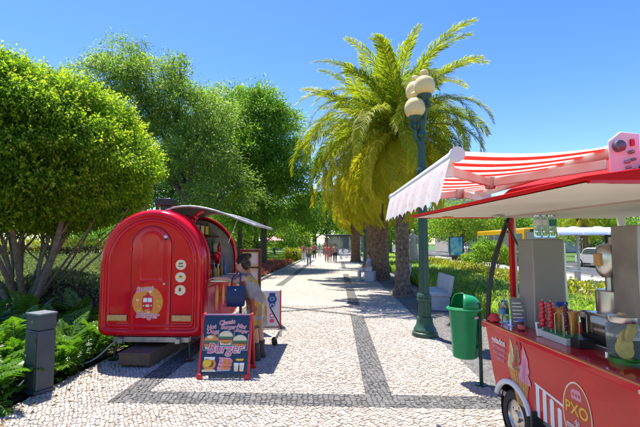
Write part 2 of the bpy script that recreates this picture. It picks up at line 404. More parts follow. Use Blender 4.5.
# thin dark crossing lines in the basalt material where the strip stops
def thin(a, b, w=.055):
    d = (b-a).normalized(); n = Vector((-d.y, d.x, 0))*w
    o = MB().add([tuple(p+Vector((0, 0, .008))) for p in (a-n, b-n, b+n, a+n)], [(0, 1, 2, 3)]).build('dark_line', m_basfar, pave, smooth=0); o['kind'] = 'stuff'
thin(gnd(262, 305), gnd(356, 315)); thin(gnd(268, 312.5), gnd(352, 306.2))
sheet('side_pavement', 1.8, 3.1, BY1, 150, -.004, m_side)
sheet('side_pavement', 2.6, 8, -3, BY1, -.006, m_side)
sheet('planting_bed', -14, -3.5, -3, 17, -.02, m_soil)
sheet('planting_bed', 3.1, 8.4, BY1, 120, -.02, m_soil)
k = MB(); rk = random.Random(3)
y = 8.6
kerb = thing('kerb', 'low stone kerb between the white pavement and the left lawn', 'kerb'); kerb['kind'] = 'structure'
for i in range(46):
    MB().box((-3.46, y+.49, .035), (.12, .97, .15)).build('kerb_stone', m_kerb, kerb, bevel=.012); y += .985
sheet('street_pavement', 8.4, 13.0, -3, 200, -.012, m_walk)
kerb2 = tag(MB().box((13.05, 98, -.02), (.16, 204, .11)).build('street_kerb', m_kerb, bevel=.012), kind='structure')
sheet('road', 13.13, 22.5, -10, 260, -.09, m_asph)
for i in range(12):
    sheet('road_marking', 17.6, 17.75, 10+i*7, 13+i*7, -.085, whitep)
# ------------------------------------------------------------------ red caravan kitchen
def arch(hw, zb, zt, rc, n=22, m=4):
    """closed loop in (x, z): straight sides, half-round top, rounded bottom corners, ccw from bottom right"""
    pts = []
    for i in range(m+1):
        a = -PI/2+PI/2*i/m; pts.append((hw-rc+rc*math.cos(a), zb+rc+rc*math.sin(a)))
    cz = zt-hw; K = 10
    for i in range(1, K): pts.append((hw, zb+rc+(cz-zb-rc)*i/K))
    for i in range(n+1):
        a = PI*i/n; pts.append((hw*math.cos(a), cz+hw*math.sin(a)))
    for i in range(1, K): pts.append((-hw, cz+(zb+rc-cz)*i/K))
    for i in range(m+1):
        a = PI+PI/2*i/m; pts.append((-hw+rc+rc*math.cos(a), zb+rc+rc*math.sin(a)))
    return pts
CX, CY = -2.70, 5.72
HW, ZB, ZT, CL = .79, .345, 2.2, 2.05
cv = thing('food_caravan', 'glossy red round-topped caravan kitchen with its serving hatch propped open', 'food caravan', (CX, CY, 0))
# shell with the serving opening left out
ny = 14
ys = [.16, .20]+[.20+(CL-.36)*i/ny for i in range(1, ny)]+[CL-.16]
prof = arch(HW, ZB, ZT, .13)
mb = MB(); nP = len(prof)
loops = [[(x, y, z) for x, z in prof] for y in ys]
vs = [p for l in loops for p in l]; fs = []
for i in range(len(ys)-1):
    for k in range(nP):
        k2 = (k+1) % nP; a, b = prof[k], prof[k2]
        ym = (ys[i]+ys[i+1])/2; xm, zm = (a[0]+b[0])/2, (a[1]+b[1])/2
        if xm > .12 and zm > 1.12 and .17 < ym < CL-.28: continue
        fs.append((i*nP+k, i*nP+k2, (i+1)*nP+k2, (i+1)*nP+k))
mb.add(vs, fs)
body = mb.build('shell', red, cv)
so = body.modifiers.new('solid', 'SOLIDIFY'); so.thickness = .025; so.offset = -1
def ring_stack(rings, m, name, parent, cap=True, flip=1, y0=0.):
    L = []
    for ins, yy in rings:
        L.append([(x, y0+flip*yy, z) for x, z in arch(HW-ins, ZB+ins, ZT-ins, max(.13-ins*.5, .03))])
    b = MB(); b.loft(L, caps=False)
    n = len(L[0])
    if cap: b.F.append(tuple(range(len(b.V)-n, len(b.V))))
    return b.build(name, m, parent, smooth=50)
rear = [(0, .16), (.002, .12), (.010, .075), (.028, .035), (.052, .010), (.078, 0), (.098, .004), (.108, .016), (.116, .030), (.128, .034), (.142, .030), (.150, .018), (.160, .012), (.176, .012), (.186, .020), (.194, .034), (.21, .036)]
ring_stack(rear, red, 'rear_wall', cv)
ring_stack(rear[:9], red, 'front_wall', cv, flip=-1, y0=CL)
# counter
ct = MB().box((HW+.10, CL/2-.03, 1.135), (.34, CL-.48, .03)).build('counter', steel, cv, bevel=.006)
for yy in (.205, CL-.29):
    loop = [(x*1.0, z) for x, z in arch(HW, ZB, ZT, .13, 40) if x > .10 and z > 1.10]
    MB().tube([(x+.004, yy, z) for x, z in loop], .022, 8).build('opening_trim', red, cv)
# rear door
DW, DZ0, DZ1 = .292, .40, 1.945
d_out = arch(DW, DZ0, DZ1, .03)
seam = MB(); dd = Matrix(((1, 0, 0, 0), (0, 0, 1, .0335), (0, 1, 0, 0), (0, 0, 0, 1)))
def yface(out, y0, t):    # prism of an (x,z) outline facing the camera: front at y0
    b = MB(); n = len(out)
    b.add([(x, y0, z) for x, z in out]+[(x, y0+t, z) for x, z in out], [tuple(range(n)), tuple(range(n, 2*n))[::-1]]+[(k, (k+1) % n, n+(k+1) % n, n+k) for k in range(n)])
    return b
yface(arch(DW+.007, DZ0-.007, DZ1+.007, .035), .0335, .01).build('door_gap_shade', dark, cv)  # near-black ring puts the shade of the gap round the door into colour
dL = []
for ins, yy in ((0, .036), (.002, .028), (.008, .024), (.055, .024), (.062, .027), (.07, .036), (.085, .038)):
    dL.append([(x, yy, z) for x, z in arch(DW-ins, DZ0+ins, DZ1-ins, .03)])
# the moulded recess only fills the top of the door
b = MB(); b.loft(dL[:4], caps=False); n = len(d_out); b.F.append(tuple(range(len(b.V)-n, len(b.V))))
door = b.build('door', red, cv, smooth=50)
pan = []
for ins, yy in ((0, .0235), (.012, .013), (.022, .011), (.03, .0165), (.05, .0175)):
    pan.append([(x-.0, yy, z) for x, z in arch(.18-ins, 1.13+ins, 1.885-ins, .03)])
b = MB(); b.loft(pan, caps=False); b.F.append(tuple(range(len(b.V)-n, len(b.V)))); b.build('moulded_panel', red, door, smooth=50)
MB().lathe([(.016, 0), (.020, .008), (.020, .02), (.012, .028)], 14, M=frame((.205, .024, 1.11), (1, 0, 0), (0, 0, 1))).build('door_knob', chrome, door)
MB().lathe([(.03, 0), (.03, .012), (.02, .022)], 16, M=frame((.20, .036, 1.79), (1, 0, 0), (0, 0, 1))).build('vent_cap', chrome, cv)
MB().box((.207, .02, 1.752), (.035, .02, .03)).build('vent_cap', blackp, cv)
for zz in (.62, 1.62): MB().box((-DW-.008, .024, zz), (.02, .02, .07)).build('hinge', red, door, bevel=.004)
FR = frame((0, 0, 0), (1, 0, 0), (0, 0, 1))
def deco(out, y, m, name, par, t=.0015):
    return yface([(x, z) for x, z in out], y, t).build(name, m, par, smooth=0)
# orange disc with a red bus
ex, ez, er = -.035, .85, .225
def FM(x, y, z): return frame((x, y, z), (1, 0, 0), (0, 0, 1))
em = deco(disc(40, er, er, ex, ez), .022, orange, 'emblem', door)
rd = random.Random(5)
for i in range(9):
    a = rd.uniform(0, 2*PI); rr = er*rd.uniform(.62, .86)
    q = disc(7, rd.uniform(.014, .03), rd.uniform(.010, .022), ex+rr*math.cos(a), ez+rr*math.sin(a)); deco(q, .0205, cream_p if i % 2 else yellow, 'doodle', em)
bus = deco([(ex-.075, ez-.10), (ex+.075, ez-.10), (ex+.08, ez+.02), (ex+.068, ez+.085), (ex-.068, ez+.085), (ex-.08, ez+.02)], .0195, pink, 'bus_print', em)
bus.data.materials[0] = mat('bus_red', (.60, .01, .04), .4)
for sx in (-1, 1):
    deco([(ex+sx*.035-.030, ez+.0), (ex+sx*.035+.030, ez+.0), (ex+sx*.033+.028, ez+.06), (ex+sx*.033-.028, ez+.06)], .0185, whitep, 'bus_window', em)
    deco(disc(10, .011, .011, ex+sx*.055, ez-.05), .0185, cream_p, 'bus_light', em)
    deco([(ex+sx*.05-.012, ez-.125), (ex+sx*.05+.012, ez-.125), (ex+sx*.05+.012, ez-.099), (ex+sx*.05-.012, ez-.099)], .0195, MATS['bus_red'], 'bus_wheel', em)
deco([(ex-.028, ez-.07), (ex+.028, ez-.07), (ex+.028, ez-.035), (ex-.028, ez-.035)], .0185, cream_p, 'bus_grille', em)
deco([(ex-.04, ez+.085), (ex+.04, ez+.085), (ex, ez+.145)], .0195, MATS['bus_red'], 'bus_roof_print', em)
def sticker_text(body, par, x, y, z, size, front=pink, back=whitep, shear=.25, off=.05, rz=0.):
    M = FM(x, y, z) @ Matrix.Rotation(rz, 4, 'Z')
    lettering(body, back, par, M, size, offset=off, shear=shear)
    M2 = FM(x, y-.0035, z) @ Matrix.Rotation(rz, 4, 'Z'); lettering(body, front, par, M2, size, shear=shear)
sticker_text('Street', em, ex-.05, .0165, ez+.185, .10, rz=.12)
sticker_text('Burger', em, ex-.0, .0165, ez-.185, .12, rz=-.04)
for i, zz in enumerate((1.385, 1.205, 1.02)):
    s_ = deco(disc(22, .078, .074, .435, zz), .031, cream_p, 'round_sticker', cv)
    if i == 0:
        deco([(.40, zz+.005), (.47, zz+.01), (.46, zz+.03), (.41, zz+.028)], .0295, brown_p, 'sticker_print', s_); deco([(.395, zz-.03), (.475, zz-.03), (.47, zz-.015), (.40, zz-.015)], .0295, brown_p, 'sticker_print', s_)
    elif i == 1: deco(disc(10, .034, .026, .435, zz+.005), .0295, yellow, 'sticker_print', s_); deco(disc(10, .018, .012, .435, zz+.012), .0285, brown_p, 'sticker_print', s_)
    else: deco(disc(9, .02, .03, .43, zz+.01), .0295, brown_p, 'sticker_print', s_); deco(disc(8, .05, .02, .40, zz-.035), .0292, cream_p, 'sticker_print', s_)
tan = mat('reflector_tan', (.60, .34, .12), .25, var=.15, scale=40)
for x0, x1 in ((-.62, -.33), (.33, .61)):
    MB().box(((x0+x1)/2, .012, .625), (x1-x0, .02, .085)).build('tail_reflector', tan, cv, bevel=.006)
# vent on the roof
ch = MB().lathe([(.085, 2.10), (.085, 2.31)], 14, (-.12, .75, 0)).build('roof_vent', blackp, cv)
MB().box((-.12, .75, 2.365), (.27, .27, .12)).build('vent_cowl', blackp, ch, bevel=.012)
# chassis, jacks, wheels, tow bar
MB().box((0, .12, .305), (1.12, .09, .075)).box((-.42, 1.0, .30), (.07, 2.0, .07)).box((.42, 1.0, .30), (.07, 2.0, .07)).build('chassis', steel_d, cv, bevel=.004)
for sx in (-1, 1):
    MB().tube([(sx*.53, .16, .3), (sx*.56, .12, .03)], .022, 8).box((sx*.56, .12, .012), (.11, .09, .02)).build('corner_jack', blackp, cv)
def wheel(par, c, r, w, side, hub=steel_d):
    M = frame(c, (0, 1, 0), (0, 0, 1)) if side > 0 else frame(c, (0, -1, 0), (0, 0, 1))
    wl_ = MB().lathe([(r*.62, -w/2), (r*.9, -w/2), (r*.985, -w*.36), (r, -w*.15), (r, w*.15), (r*.985, w*.36), (r*.9, w/2), (r*.62, w/2), (r*.60, w*.3), (r*.60, -w*.3), (r*.62, -w/2)], 32, M=M, caps=False).build('tyre', black, par, smooth=35)
    rim = MB().lathe([(r*.615, w*.36), (r*.60, w*.44), (r*.55, w*.30), (r*.50, w*.18), (r*.30, w*.26), (r*.22, w*.38), (r*.20, w*.48), (r*.08, w*.5)], 28, M=M, caps=True).build('rim', hub, wl_)
    for k in range(5):
        a = 2*PI*k/5
        MB().lathe([(.012, w*.24), (.012, w*.36)], 6, (r*.36*math.cos(a), r*.36*math.sin(a), 0), M=M).build('wheel_nut', blackp, wl_)
    return wl_
wheel(cv, (.70, 1.15, .26), .26, .16, 1); wheel(cv, (-.70, 1.15, .26), .26, .16, -1)
MB().tube([(-.4, CL-.2, .3), (0, CL+.75, .33)], .03, 8).tube([(.4, CL-.2, .3), (0, CL+.75, .33)], .03, 8).tube([(0, CL+.7, .33), (0, CL+1.0, .36)], .035, 8).tube([(.12, CL+.5, .75), (.12, CL+.5, .1)], .024, 8).build('tow_bar', steel_d, cv)
# serving hatch: curved skin panel, hinged at the roof and tipped up
hl = []
for yy in (.22, .9, 1.35, CL-.30):
    row = []
    for t in range(13):
        s_ = t/12; ang = R(118)-s_*R(72)
        x = -.02+1.50*s_; z = 2.10+.20*math.sin(PI*min(1, s_*1.02)**.72)-.14*s_
        row.append((x-.0, yy, z))
    hl.append(row)
hm = bpy.data.materials.new('smoked_acrylic'); hm.use_nodes = True
hb = hm.node_tree.nodes['Principled BSDF']; hb.inputs['Base Color'].default_value = (.15, .145, .135, 1); hb.inputs['Roughness'].default_value = .6
ht_ = hm.node_tree.nodes.new('ShaderNodeBsdfTranslucent'); ht_.inputs['Color'].default_value = (.30, .29, .26, 1)
hx_ = hm.node_tree.nodes.new('ShaderNodeMixShader'); hx_.inputs[0].default_value = .10
hm.node_tree.links.new(hb.outputs[0], hx_.inputs[1]); hm.node_tree.links.new(ht_.outputs[0], hx_.inputs[2]); hm.node_tree.links.new(hx_.outputs[0], hm.node_tree.nodes['Material Output'].inputs['Surface'])
b = MB(); b.loft(hl, caps=False, closed=False); hatch = b.build('serving_hatch', hm, cv)
sm = hatch.modifiers.new('solid', 'SOLIDIFY'); sm.thickness = .014
for yy in (.22, CL-.30):
    MB().tube([(x, yy, z+.002) for x, _, z in hl[0]], .016, 8).build('hatch_frame', steel_d, hatch)
MB().tube([(hl[0][-1][0], .22, hl[0][-1][2]), (hl[0][-1][0], CL-.30, hl[0][-1][2])], .014, 8).build('hatch_frame', steel_d, hatch)
MB().tube([(.40, .40, 2.07), (.62, .42, 2.20)], .028, 8).tube([(.42, .42, 1.88), (.52, .42, 2.12)], .018, 8).sphere((.50, .40, 2.10), .05, 10, 8).build('gas_strut', red, hatch)
MB().tube([(.66, CL-.34, 1.70), (.82, CL-.32, 2.14)], .012, 6).build('gas_strut', steel, hatch)
# inside: lining, shelves, bottles, machines
MB().box((-.735, CL/2, .95), (.02, CL-.36, .95)).build('lining', cream, cv)
yface(arch(.74, .42, 2.14, .08), CL-.20, .02).build('lining', mat('lining_grey', (.50, .50, .46), .6, var=.2, scale=8), cv)
MB().box((0, CL/2, .42), (1.5, CL-.3, .03)).build('floor', steel_d, cv)
for zz in (1.52, 1.82):
    MB().box((-.1, CL-.32, zz), (1.1, .22, .018)).build('shelf', wood_red, cv)
    MB().box((-.60, CL/2, zz), (.24, CL-.5, .018)).build('shelf', wood_red, cv)
bcol = [mat('bottle_%s' % n_, c_, .2, spec=.6) for n_, c_ in (('amber', (.35, .13, .02)), ('ketchup', (.5, .02, .02)), ('mustard', (.6, .38, .03)), ('white', (.7, .7, .66)), ('green', (.05, .2, .07)), ('blue', (.06, .12, .35)))]
def bottle_mesh(h, r, m, neck=.36):
    return MB().lathe([(r*.9, 0), (r, .01), (r, h*.58), (r*.8, h*.68), (r*neck, h*.8), (r*neck, h*.94), (r*neck*1.2, h*.945), (r*neck*1.2, h)], 14).mesh('bottle', m)
bm_ = [bottle_mesh(h, r, m) for h, r, m in zip((.24, .2, .2, .22, .26, .24), (.034, .03, .03, .038, .035, .034), bcol)]
rb = random.Random(11); bl = ['amber sauce', 'red ketchup', 'yellow mustard', 'white', 'green glass', 'blue']
def put(me, name, label, cat, loc, group=None, rz=0.):
    return tag(link(name, me, None, loc, rz), label, cat, group)
for zz, yy, n_ in ((1.53, CL-.32, 7), (1.83, CL-.32, 5)):
    for i in range(n_):
        j = rb.randrange(6); put(bm_[j], 'bottle', '%s bottle on a shelf inside the red caravan' % bl[j], 'bottle', (CX-.2+i*.115, CY+yy, zz), 'bottles on the caravan shelves')
for i in range(8):
    j = rb.randrange(6); put(bm_[j], 'bottle', '%s bottle standing on the caravan serving counter' % bl[j], 'bottle', (CX+.70+.03*(i % 2), CY+.55+i*.10, 1.151), 'bottles on the caravan counter')
fr = thing('fridge', 'dark green drinks fridge inside the red caravan', 'fridge', (CX+.18, CY+1.55, .44))
MB().box((0, 0, .52), (.40, .38, 1.0)).build('cabinet', mat('fridge_green', (.03, .09, .06), .35), fr, bevel=.01)
MB().box((.205, 0, .62), (.012, .30, .7)).build('glass_door', glass_g, fr)
MB().box((0, -.195, .62), (.30, .012, .7)).build('glass_door', glass_g, fr)
mx_ = thing('stand_mixer', 'red stand mixer on the caravan counter shelf', 'mixer', (CX+.50, CY+CL-.50, 1.151))
MB().box((0, 0, .02), (.17, .26, .04)).build('base', red, mx_, bevel=.012); MB().box((0, .09, .15), (.10, .08, .26)).build('column', red, mx_, bevel=.02)
MB().tube([(0, .13, .30), (0, .05, .32), (0, -.08, .31), (0, -.14, .29)], [.05, .072, .066, .045], 14).build('head', red, mx_, smooth=60); MB().lathe([(.05, .045), (.09, .08), (.10, .17), (.103, .175)], 18, (0, -.06, 0), caps=False).build('bowl', chrome, mx_)
jm = [MB().lathe([(.04, 0), (.042, .01), (.042, .11), (.034, .12)], 12).lathe([(.038, .12), (.038, .145)], 12).mesh('jar', m_) for m_ in (bcol[0], bcol[3], bcol[2])]
for i in range(6): put(jm[i % 3], 'jar', '%s jar with a lid on the caravan side shelf' % ('amber', 'white', 'yellow')[i % 3], 'jar', (CX-.56, CY+.5+i*.17, 1.53 if i < 3 else 1.83), 'jars on the caravan side shelf')
for i, (m_, nm) in enumerate(((cream_p, 'cream'), (orange, 'orange'), (brown_p, 'brown'))):
    bx_ = thing('snack_box', '%s snack box on the top shelf inside the caravan' % nm, 'box', (CX+.40+.0*i, CY+CL-.30, 1.531+.0*i) if i == 0 else (CX+.02+.15*i-.5, CY+CL-.33, 1.832)); MB().box((0, 0, .08), (.12, .09, .16)).build('carton', m_, bx_, bevel=.003); MB().box((0, -.047, .08), (.08, .003, .06)).build('label_print', whitep, bx_)
for i in range(5):
    hg = thing('paper_sign', 'small printed card hanging above the caravan counter', 'card', (CX+.32, CY+.55+.24*i, 1.93), 0, 'cards hanging above the caravan counter'); MB().box((0, 0, .0), (.01, .15, .15)).build('card', (cream_p, orange, lpink, cream_p, yellow)[i], hg)
lt = thing('shop_light', 'pendant shade under the caravan roof', 'lamp', (CX+.2, CY+1.1, 1.95)); MB().lathe([(.10, 0), (.03, .09), (.012, .2)], 16, caps=False).build('shade', orange, lt)
# side graphics under the counter: orange cone shapes
for yy, sc in ((.62, 1.), (.98, .85), (1.36, 1.)):
    q = disc(16, .10*sc, .20*sc, yy, .84)
    MB().add([(HW+.002, y_, z_) for y_, z_ in q]+[(HW+.004, y_, z_) for y_, z_ in q], [tuple(range(16, 32)), tuple(range(16))[::-1]]).build('side_print', orange, cv, smooth=0)
    q = disc(12, .055*sc, .12*sc, yy, .86)
    MB().add([(HW+.006, y_, z_) for y_, z_ in q], [tuple(range(12))]).build('side_print', yellow, cv, smooth=0)
# step block
st = gnd(143, 368); stp = thing('step_block', 'weathered brown timber step block under the caravan door', 'step', (CX-.06, 5.98, 0), R(-2))
MB().box((0, 0, .105), (.44, 1.0, .15)).build('block', wood_step, stp, bevel=.012)
MB().box((0, 0, .188), (.46, 1.02, .018)).build('tread', wood_step, stp, bevel=.006)
MB().box((-.17, 0, .015), (.06, .9, .03)).box((.17, 0, .015), (.06, .9, .03)).build('runner', wood_step, stp)
# power cable
cb = [(CX-.5, CY+.15, .30), (CX-.56, CY+.05, .24), (CX-.72, CY-.02, .08), (CX-.86, CY-.10, .012), (CX-1.05, CY-.16, .012), (CX-1.2, CY-.25, .05)]
def smooth_pts(p, n=6):
    p = [Vector(q) for q in p]; out = []
    for i in range(len(p)-1):
        a, b_, c, d = p[max(i-1, 0)], p[i], p[i+1], p[min(i+2, len(p)-1)]
        for k in range(n):
            t = k/n; out.append(.5*((2*b_)+(-a+c)*t+(2*a-5*b_+4*c-d)*t*t+(-a+3*b_-3*c+d)*t**3))
    return out+[p[-1]]
tag(MB().tube(smooth_pts(cb), .011, 8).build('power_cable', mat('pale_cable', (.42, .43, .44), .5)), 'pale grey power cable drooping from the red caravan to the ground', 'cable')
# ------------------------------------------------------------------ utility pillar
bp = gnd(38, 391); ub = thing('utility_pillar', 'slate grey steel power pillar among the ferns', 'utility box', (bp.x, bp.y, 0), R(-24))
bw, bd, bh = .245, .20, .90
MB().box((0, 0, .02), (bw+.03, bd+.03, .04)).build('plinth', box_grey, ub, bevel=.004)
MB().box((0, 0, .04+.33), (bw, bd, .66)).build('cabinet', box_grey, ub, bevel=.006)
MB().box((0, 0, .71+.08), (bw, bd, .165)).build('head', box_grey, ub, bevel=.006)
MB().box((0, 0, .885), (bw+.012, bd+.012, .022)).build('lid', mat('lid_grey', (.16, .17, .18), .5, var=.1), ub, bevel=.004)
dr = MB().box((0, -bd/2-.004, .37), (bw-.03, .008, .61)).build('door', box_grey, ub, bevel=.003)
MB().lathe([(.014, 0), (.014, .014)], 12, M=frame((-.06, -bd/2-.008, .42), (1, 0, 0), (0, 0, 1))).build('lock', chrome, dr)
for zz in (.16, .60): MB().box((bw/2-.02, -bd/2-.008, zz), (.014, .012, .05)).build('hinge', blackp, dr)
lg = MB().add([(x, -bd/2-.002, z) for x, z in ((-.035, .77), (.0, .80), (.03, .775), (.012, .785), (.02, .81), (-.01, .815))], [tuple(range(6))]).build('emblem', mat('emblem_grey', (.28, .30, .31), .5), ub, smooth=0)
tag(MB().tube(smooth_pts([(bp.x-.08, bp.y-.12, .16), (bp.x-.11, bp.y-.18, .10), (bp.x-.2, bp.y-.16, .03), (bp.x-.35, bp.y-.05, .012)]), .008, 8).build('power_cable', mat('white_cable', (.7, .7, .68), .5)), 'thin white cable coming out of the slate grey power pillar', 'cable')
# ------------------------------------------------------------------ A-frame signs
def local_frame_board(name, label, loc, rz, w, h, lean, face, edge, depth=.42):
    t = thing(name, label, 'signboard', loc, rz)
    hz = h*math.cos(lean)
    M = frame((0, -depth/2, .02), (1, 0, 0), (0, math.sin(lean), math.cos(lean)))      # local xy of the front board, z towards the viewer
    M2 = frame((0, depth/2, .02), (-1, 0, 0), (0, -math.sin(lean), math.cos(lean)))
    fb = MB().prism([(-w/2, .03), (w/2, .03), (w/2, h), (-w/2, h)], .016, M).build('front_board', face, t, bevel=.003)
    MB().prism([(-w/2, .03), (w/2, .03), (w/2, h), (-w/2, h)], .016, M2).build('back_board', face, t, bevel=.003)
    for MM in (M, M2):
        for sx in (-1, 1):
            MB().prism([(sx*(w/2+.012)-.014, -.02), (sx*(w/2+.012)+.014, -.02), (sx*(w/2+.012)+.014, h+.01), (sx*(w/2+.012)-.014, h+.01)], .034, MM, -.010).build('side_rail', edge, t, bevel=.003)
            MB().prism([(sx*w/2-.035, -.03), (sx*w/2+.035, -.03), (sx*w/2+.028, .035), (sx*w/2-.028, .035)], .06, MM, -.02).build('foot', edge, t, bevel=.008)
    return t, fb, M
sp = gnd(224, 377)
sg, fb, SM = local_frame_board('sandwich_board', 'navy blue burger sandwich board with red feet on the white pavement', (sp.x, sp.y+.16, 0), R(2), .60, .76, R(14), sign_blue, mat('sign_red', (.62, .02, .015), .35))
MB().prism([(-.305, .752), (.305, .752), (.305, .768), (-.305, .768)], .004, SM, .017).build('top_trim', lpink, sg)
def sd(out, z, m, name='food_print', t=.001): return MB().prism(out, t, SM, .0165+z*.0012).build(name, m, fb, smooth=0)
def burger(cx, cy, s, kind=0):
    sd(disc(14, .075*s, .030*s, cx, cy-.040*s), 1, orange)
    sd([(cx-.078*s, cy-.03*s), (cx+.078*s, cy-.03*s), (cx+.08*s, cy-.008*s), (cx-.08*s, cy-.008*s)], 2, brown_p)
    sd([(cx-.085*s, cy-.010*s), (cx+.085*s, cy-.012*s), (cx+.07*s, cy+.012*s), (cx-.07*s, cy+.010*s)], 3, MATS['bottle_green'])
    top = [(cx+.078*s*math.cos(a), cy+.008*s+.062*s*math.sin(a)) for a in [PI*i/10 for i in range(11)]]
    sd(top, 4, cream_p if kind else orange); sd(disc(10, .035*s, .018*s, cx-.01*s, cy+.045*s), 5, cream_p)
outl = mat('pale_blue_print', (.45, .55, .65), .5)
for i, (cx, cy) in enumerate(((-.19, .44), (.0, .49), (.185, .44))):
    for q in ([(cx-.10, cy-.12), (cx-.094, cy-.12), (cx-.104, cy+.08), (cx-.11, cy+.08)], [(cx+.094, cy-.12), (cx+.10, cy-.12), (cx+.11, cy+.08), (cx+.104, cy+.08)], [(cx-.10, cy-.126), (cx+.10, cy-.126), (cx+.10, cy-.12), (cx-.10, cy-.12)]): sd(q, 1, outl)
    burger(cx, cy-.015, 1.15, i != 0)
    sd([(cx-.07, cy-.11), (cx+.07, cy-.11), (cx+.075, cy-.075), (cx-.075, cy-.075)], 1, cream_p)
def st_text(body, x, y, size, front=pink, back=whitep, off=.05, rot=0.):
    for z, mm, of in ((6, back, off), (10, front, 0)):
        lettering(body, mm, fb, SM @ Matrix.Translation((x, y, .0165+z*.0012)) @ Matrix.Rotation(rot, 4, 'Z'), size, offset=of, shear=.2)
st_text('Hot', -.20, .60, .075, rot=.15); st_text('Dogs', -.175, .545, .075)
st_text('Classic', .0, .66, .075, rot=.1); st_text('Burger', .02, .60, .07)
st_text('Mini', .19, .61, .07, rot=-.2); st_text('Burger', .20, .555, .06, rot=-.15)
st_text('Burger', -.0, .335, .165)
sd(disc(18, .085, .075, -.19, .15), 1, orange); sd(disc(14, .045, .04, -.175, .15), 2, brown_p); sd([(-.26, .235), (-.12, .235), (-.125, .20), (-.255, .20)], 3, whitep); sd([(-.28, .06), (-.10, .06), (-.11, .085), (-.27, .085)], 2, cream_p); sd(disc(12, .055, .05, -.215, .165), 3, yellow)
for k in range(9):
    sd(disc(9, .034, .030, -.055+.055*(k % 3)+.01*(k//3), .10+.042*(k//3)), 1+k % 3, (lpink, orange, mat('salmon_print', (.70, .22, .15), .5))[k % 3])
sd([(-.07, .232), (.08, .225), (.08, .205), (-.07, .212)], 4, lpink); sd([(-.09, .065), (.08, .072), (.08, .082), (-.09, .075)], 4, outl)
for cx in (.155, .225):
    sd([(cx-.024, .065), (cx+.024, .065), (cx+.03, .165), (cx-.03, .165)], 1, cream_p); sd([(cx-.03, .135), (cx+.03, .135), (cx+.031, .165), (cx-.031, .165)], 2, whitep)
sd([(.14, .215), (.25, .215), (.235, .19), (.155, .19)], 2, yellow)
# second board
wp = at(268, 326, 8.1)
wb, fb2, WM = local_frame_board('sandwich_board', 'white sandwich board with blue round logos and red edges beyond the woman', (-1.46, 8.25, 0), R(8), .58, .72, R(13), mat('sign_white', (.62, .60, .58), .5), mat('sign_orange_red', (.66, .06, .015), .35))
def wd(out, z, m): return MB().prism(out, .001, WM, .0165+z*.0012).build('logo_print', m, fb2, smooth=0)
mb_ = mat('logo_blue', (.03, .06, .22), .4)
for cx in (.13, -.13):
    wd([(cx-.06, .40), (cx+.06, .40), (cx+.06, .68), (cx-.06, .68)], 1, mb_); wd(disc(20, .095, .085, cx, .55), 2, mb_); wd(disc(16, .05, .04, cx, .56), 3, outl); wd(disc(16, .035, .027, cx, .56), 4, mb_)
    wd(disc(16, .05, .05, cx, .42), 3, outl); wd(disc(12, .03, .03, cx, .42), 4, mb_)
wd(disc(12, .05, .045, .13, .23), 1, pink); wd(disc(12, .03, .025, .13, .23), 2, whitep); wd(disc(12, .05, .04, .13, .13), 1, pink); wd([(-.2, .12), (.0, .12), (.0, .26), (-.2, .26)], 1, pink)
# glazed menu case beyond the caravan
mc = thing('menu_case', 'red-brown wooden menu case standing at the far end of the caravan', 'menu board', (-1.70, 7.85, 0), 0)
for sx in (-1, 1): MB().box((sx*.185, 0, .79), (.045, .06, 1.58)).build('post', wood_red, mc, bevel=.004)
MB().box((0, .012, 1.12), (.33, .02, .80)).build('back_panel', cream_p, mc)
MB().box((0, 0, 1.555), (.42, .07, .05)).build('top_rail', wood_red, mc, bevel=.004); MB().box((0, 0, .70), (.36, .06, .05)).build('bottom_rail', wood_red, mc, bevel=.004); MB().box((0, 0, 1.22), (.33, .03, .03)).build('middle_rail', wood_red, mc)
for zz, xx, w_, h_, m_ in ((1.40, -.08, .11, .17, brown_p), (1.40, .08, .12, .2, whitep), (1.05, -.07, .13, .24, orange), (1.05, .09, .11, .2, whitep), (.82, .0, .2, .12, lpink)):
    MB().box((xx, -.001, zz), (w_, .004, h_)).build('poster', m_, mc)
# red parasol-shaped sign behind the case
# ------------------------------------------------------------------ people
def skin_obj(name, P, E, Rd, m, parent, root=0, sub=2):
    me = bpy.data.meshes.new(name); me.from_pydata([tuple(p) for p in P], E, []); me.update(); me.materials.append(m)
    o = link(name, me, parent); sk = o.modifiers.new('skin', 'SKIN'); sk.use_smooth_shade = True; sk.branch_smoothing = .4
    for i, r in enumerate(Rd):
        d = me.skin_vertices[0].data[i]; d.radius = r if hasattr(r, '__len__') else (r, r); d.use_root = (i == root)
    if sub: s_ = o.modifiers.new('sub', 'SUBSURF'); s_.levels = sub; s_.render_levels = sub
    return o
class Sk:
    def __init__(s): s.P = []; s.E = []; s.R = []
    def v(s, p, r, link_=None):
        s.P.append(Vector(p)); s.R.append(r); i = len(s.P)-1
        if link_ is not None: s.E.append((link_, i))
        return i
    def chain(s, start, pts):
        for p, r in pts: start = s.v(p, r, start)
        return start
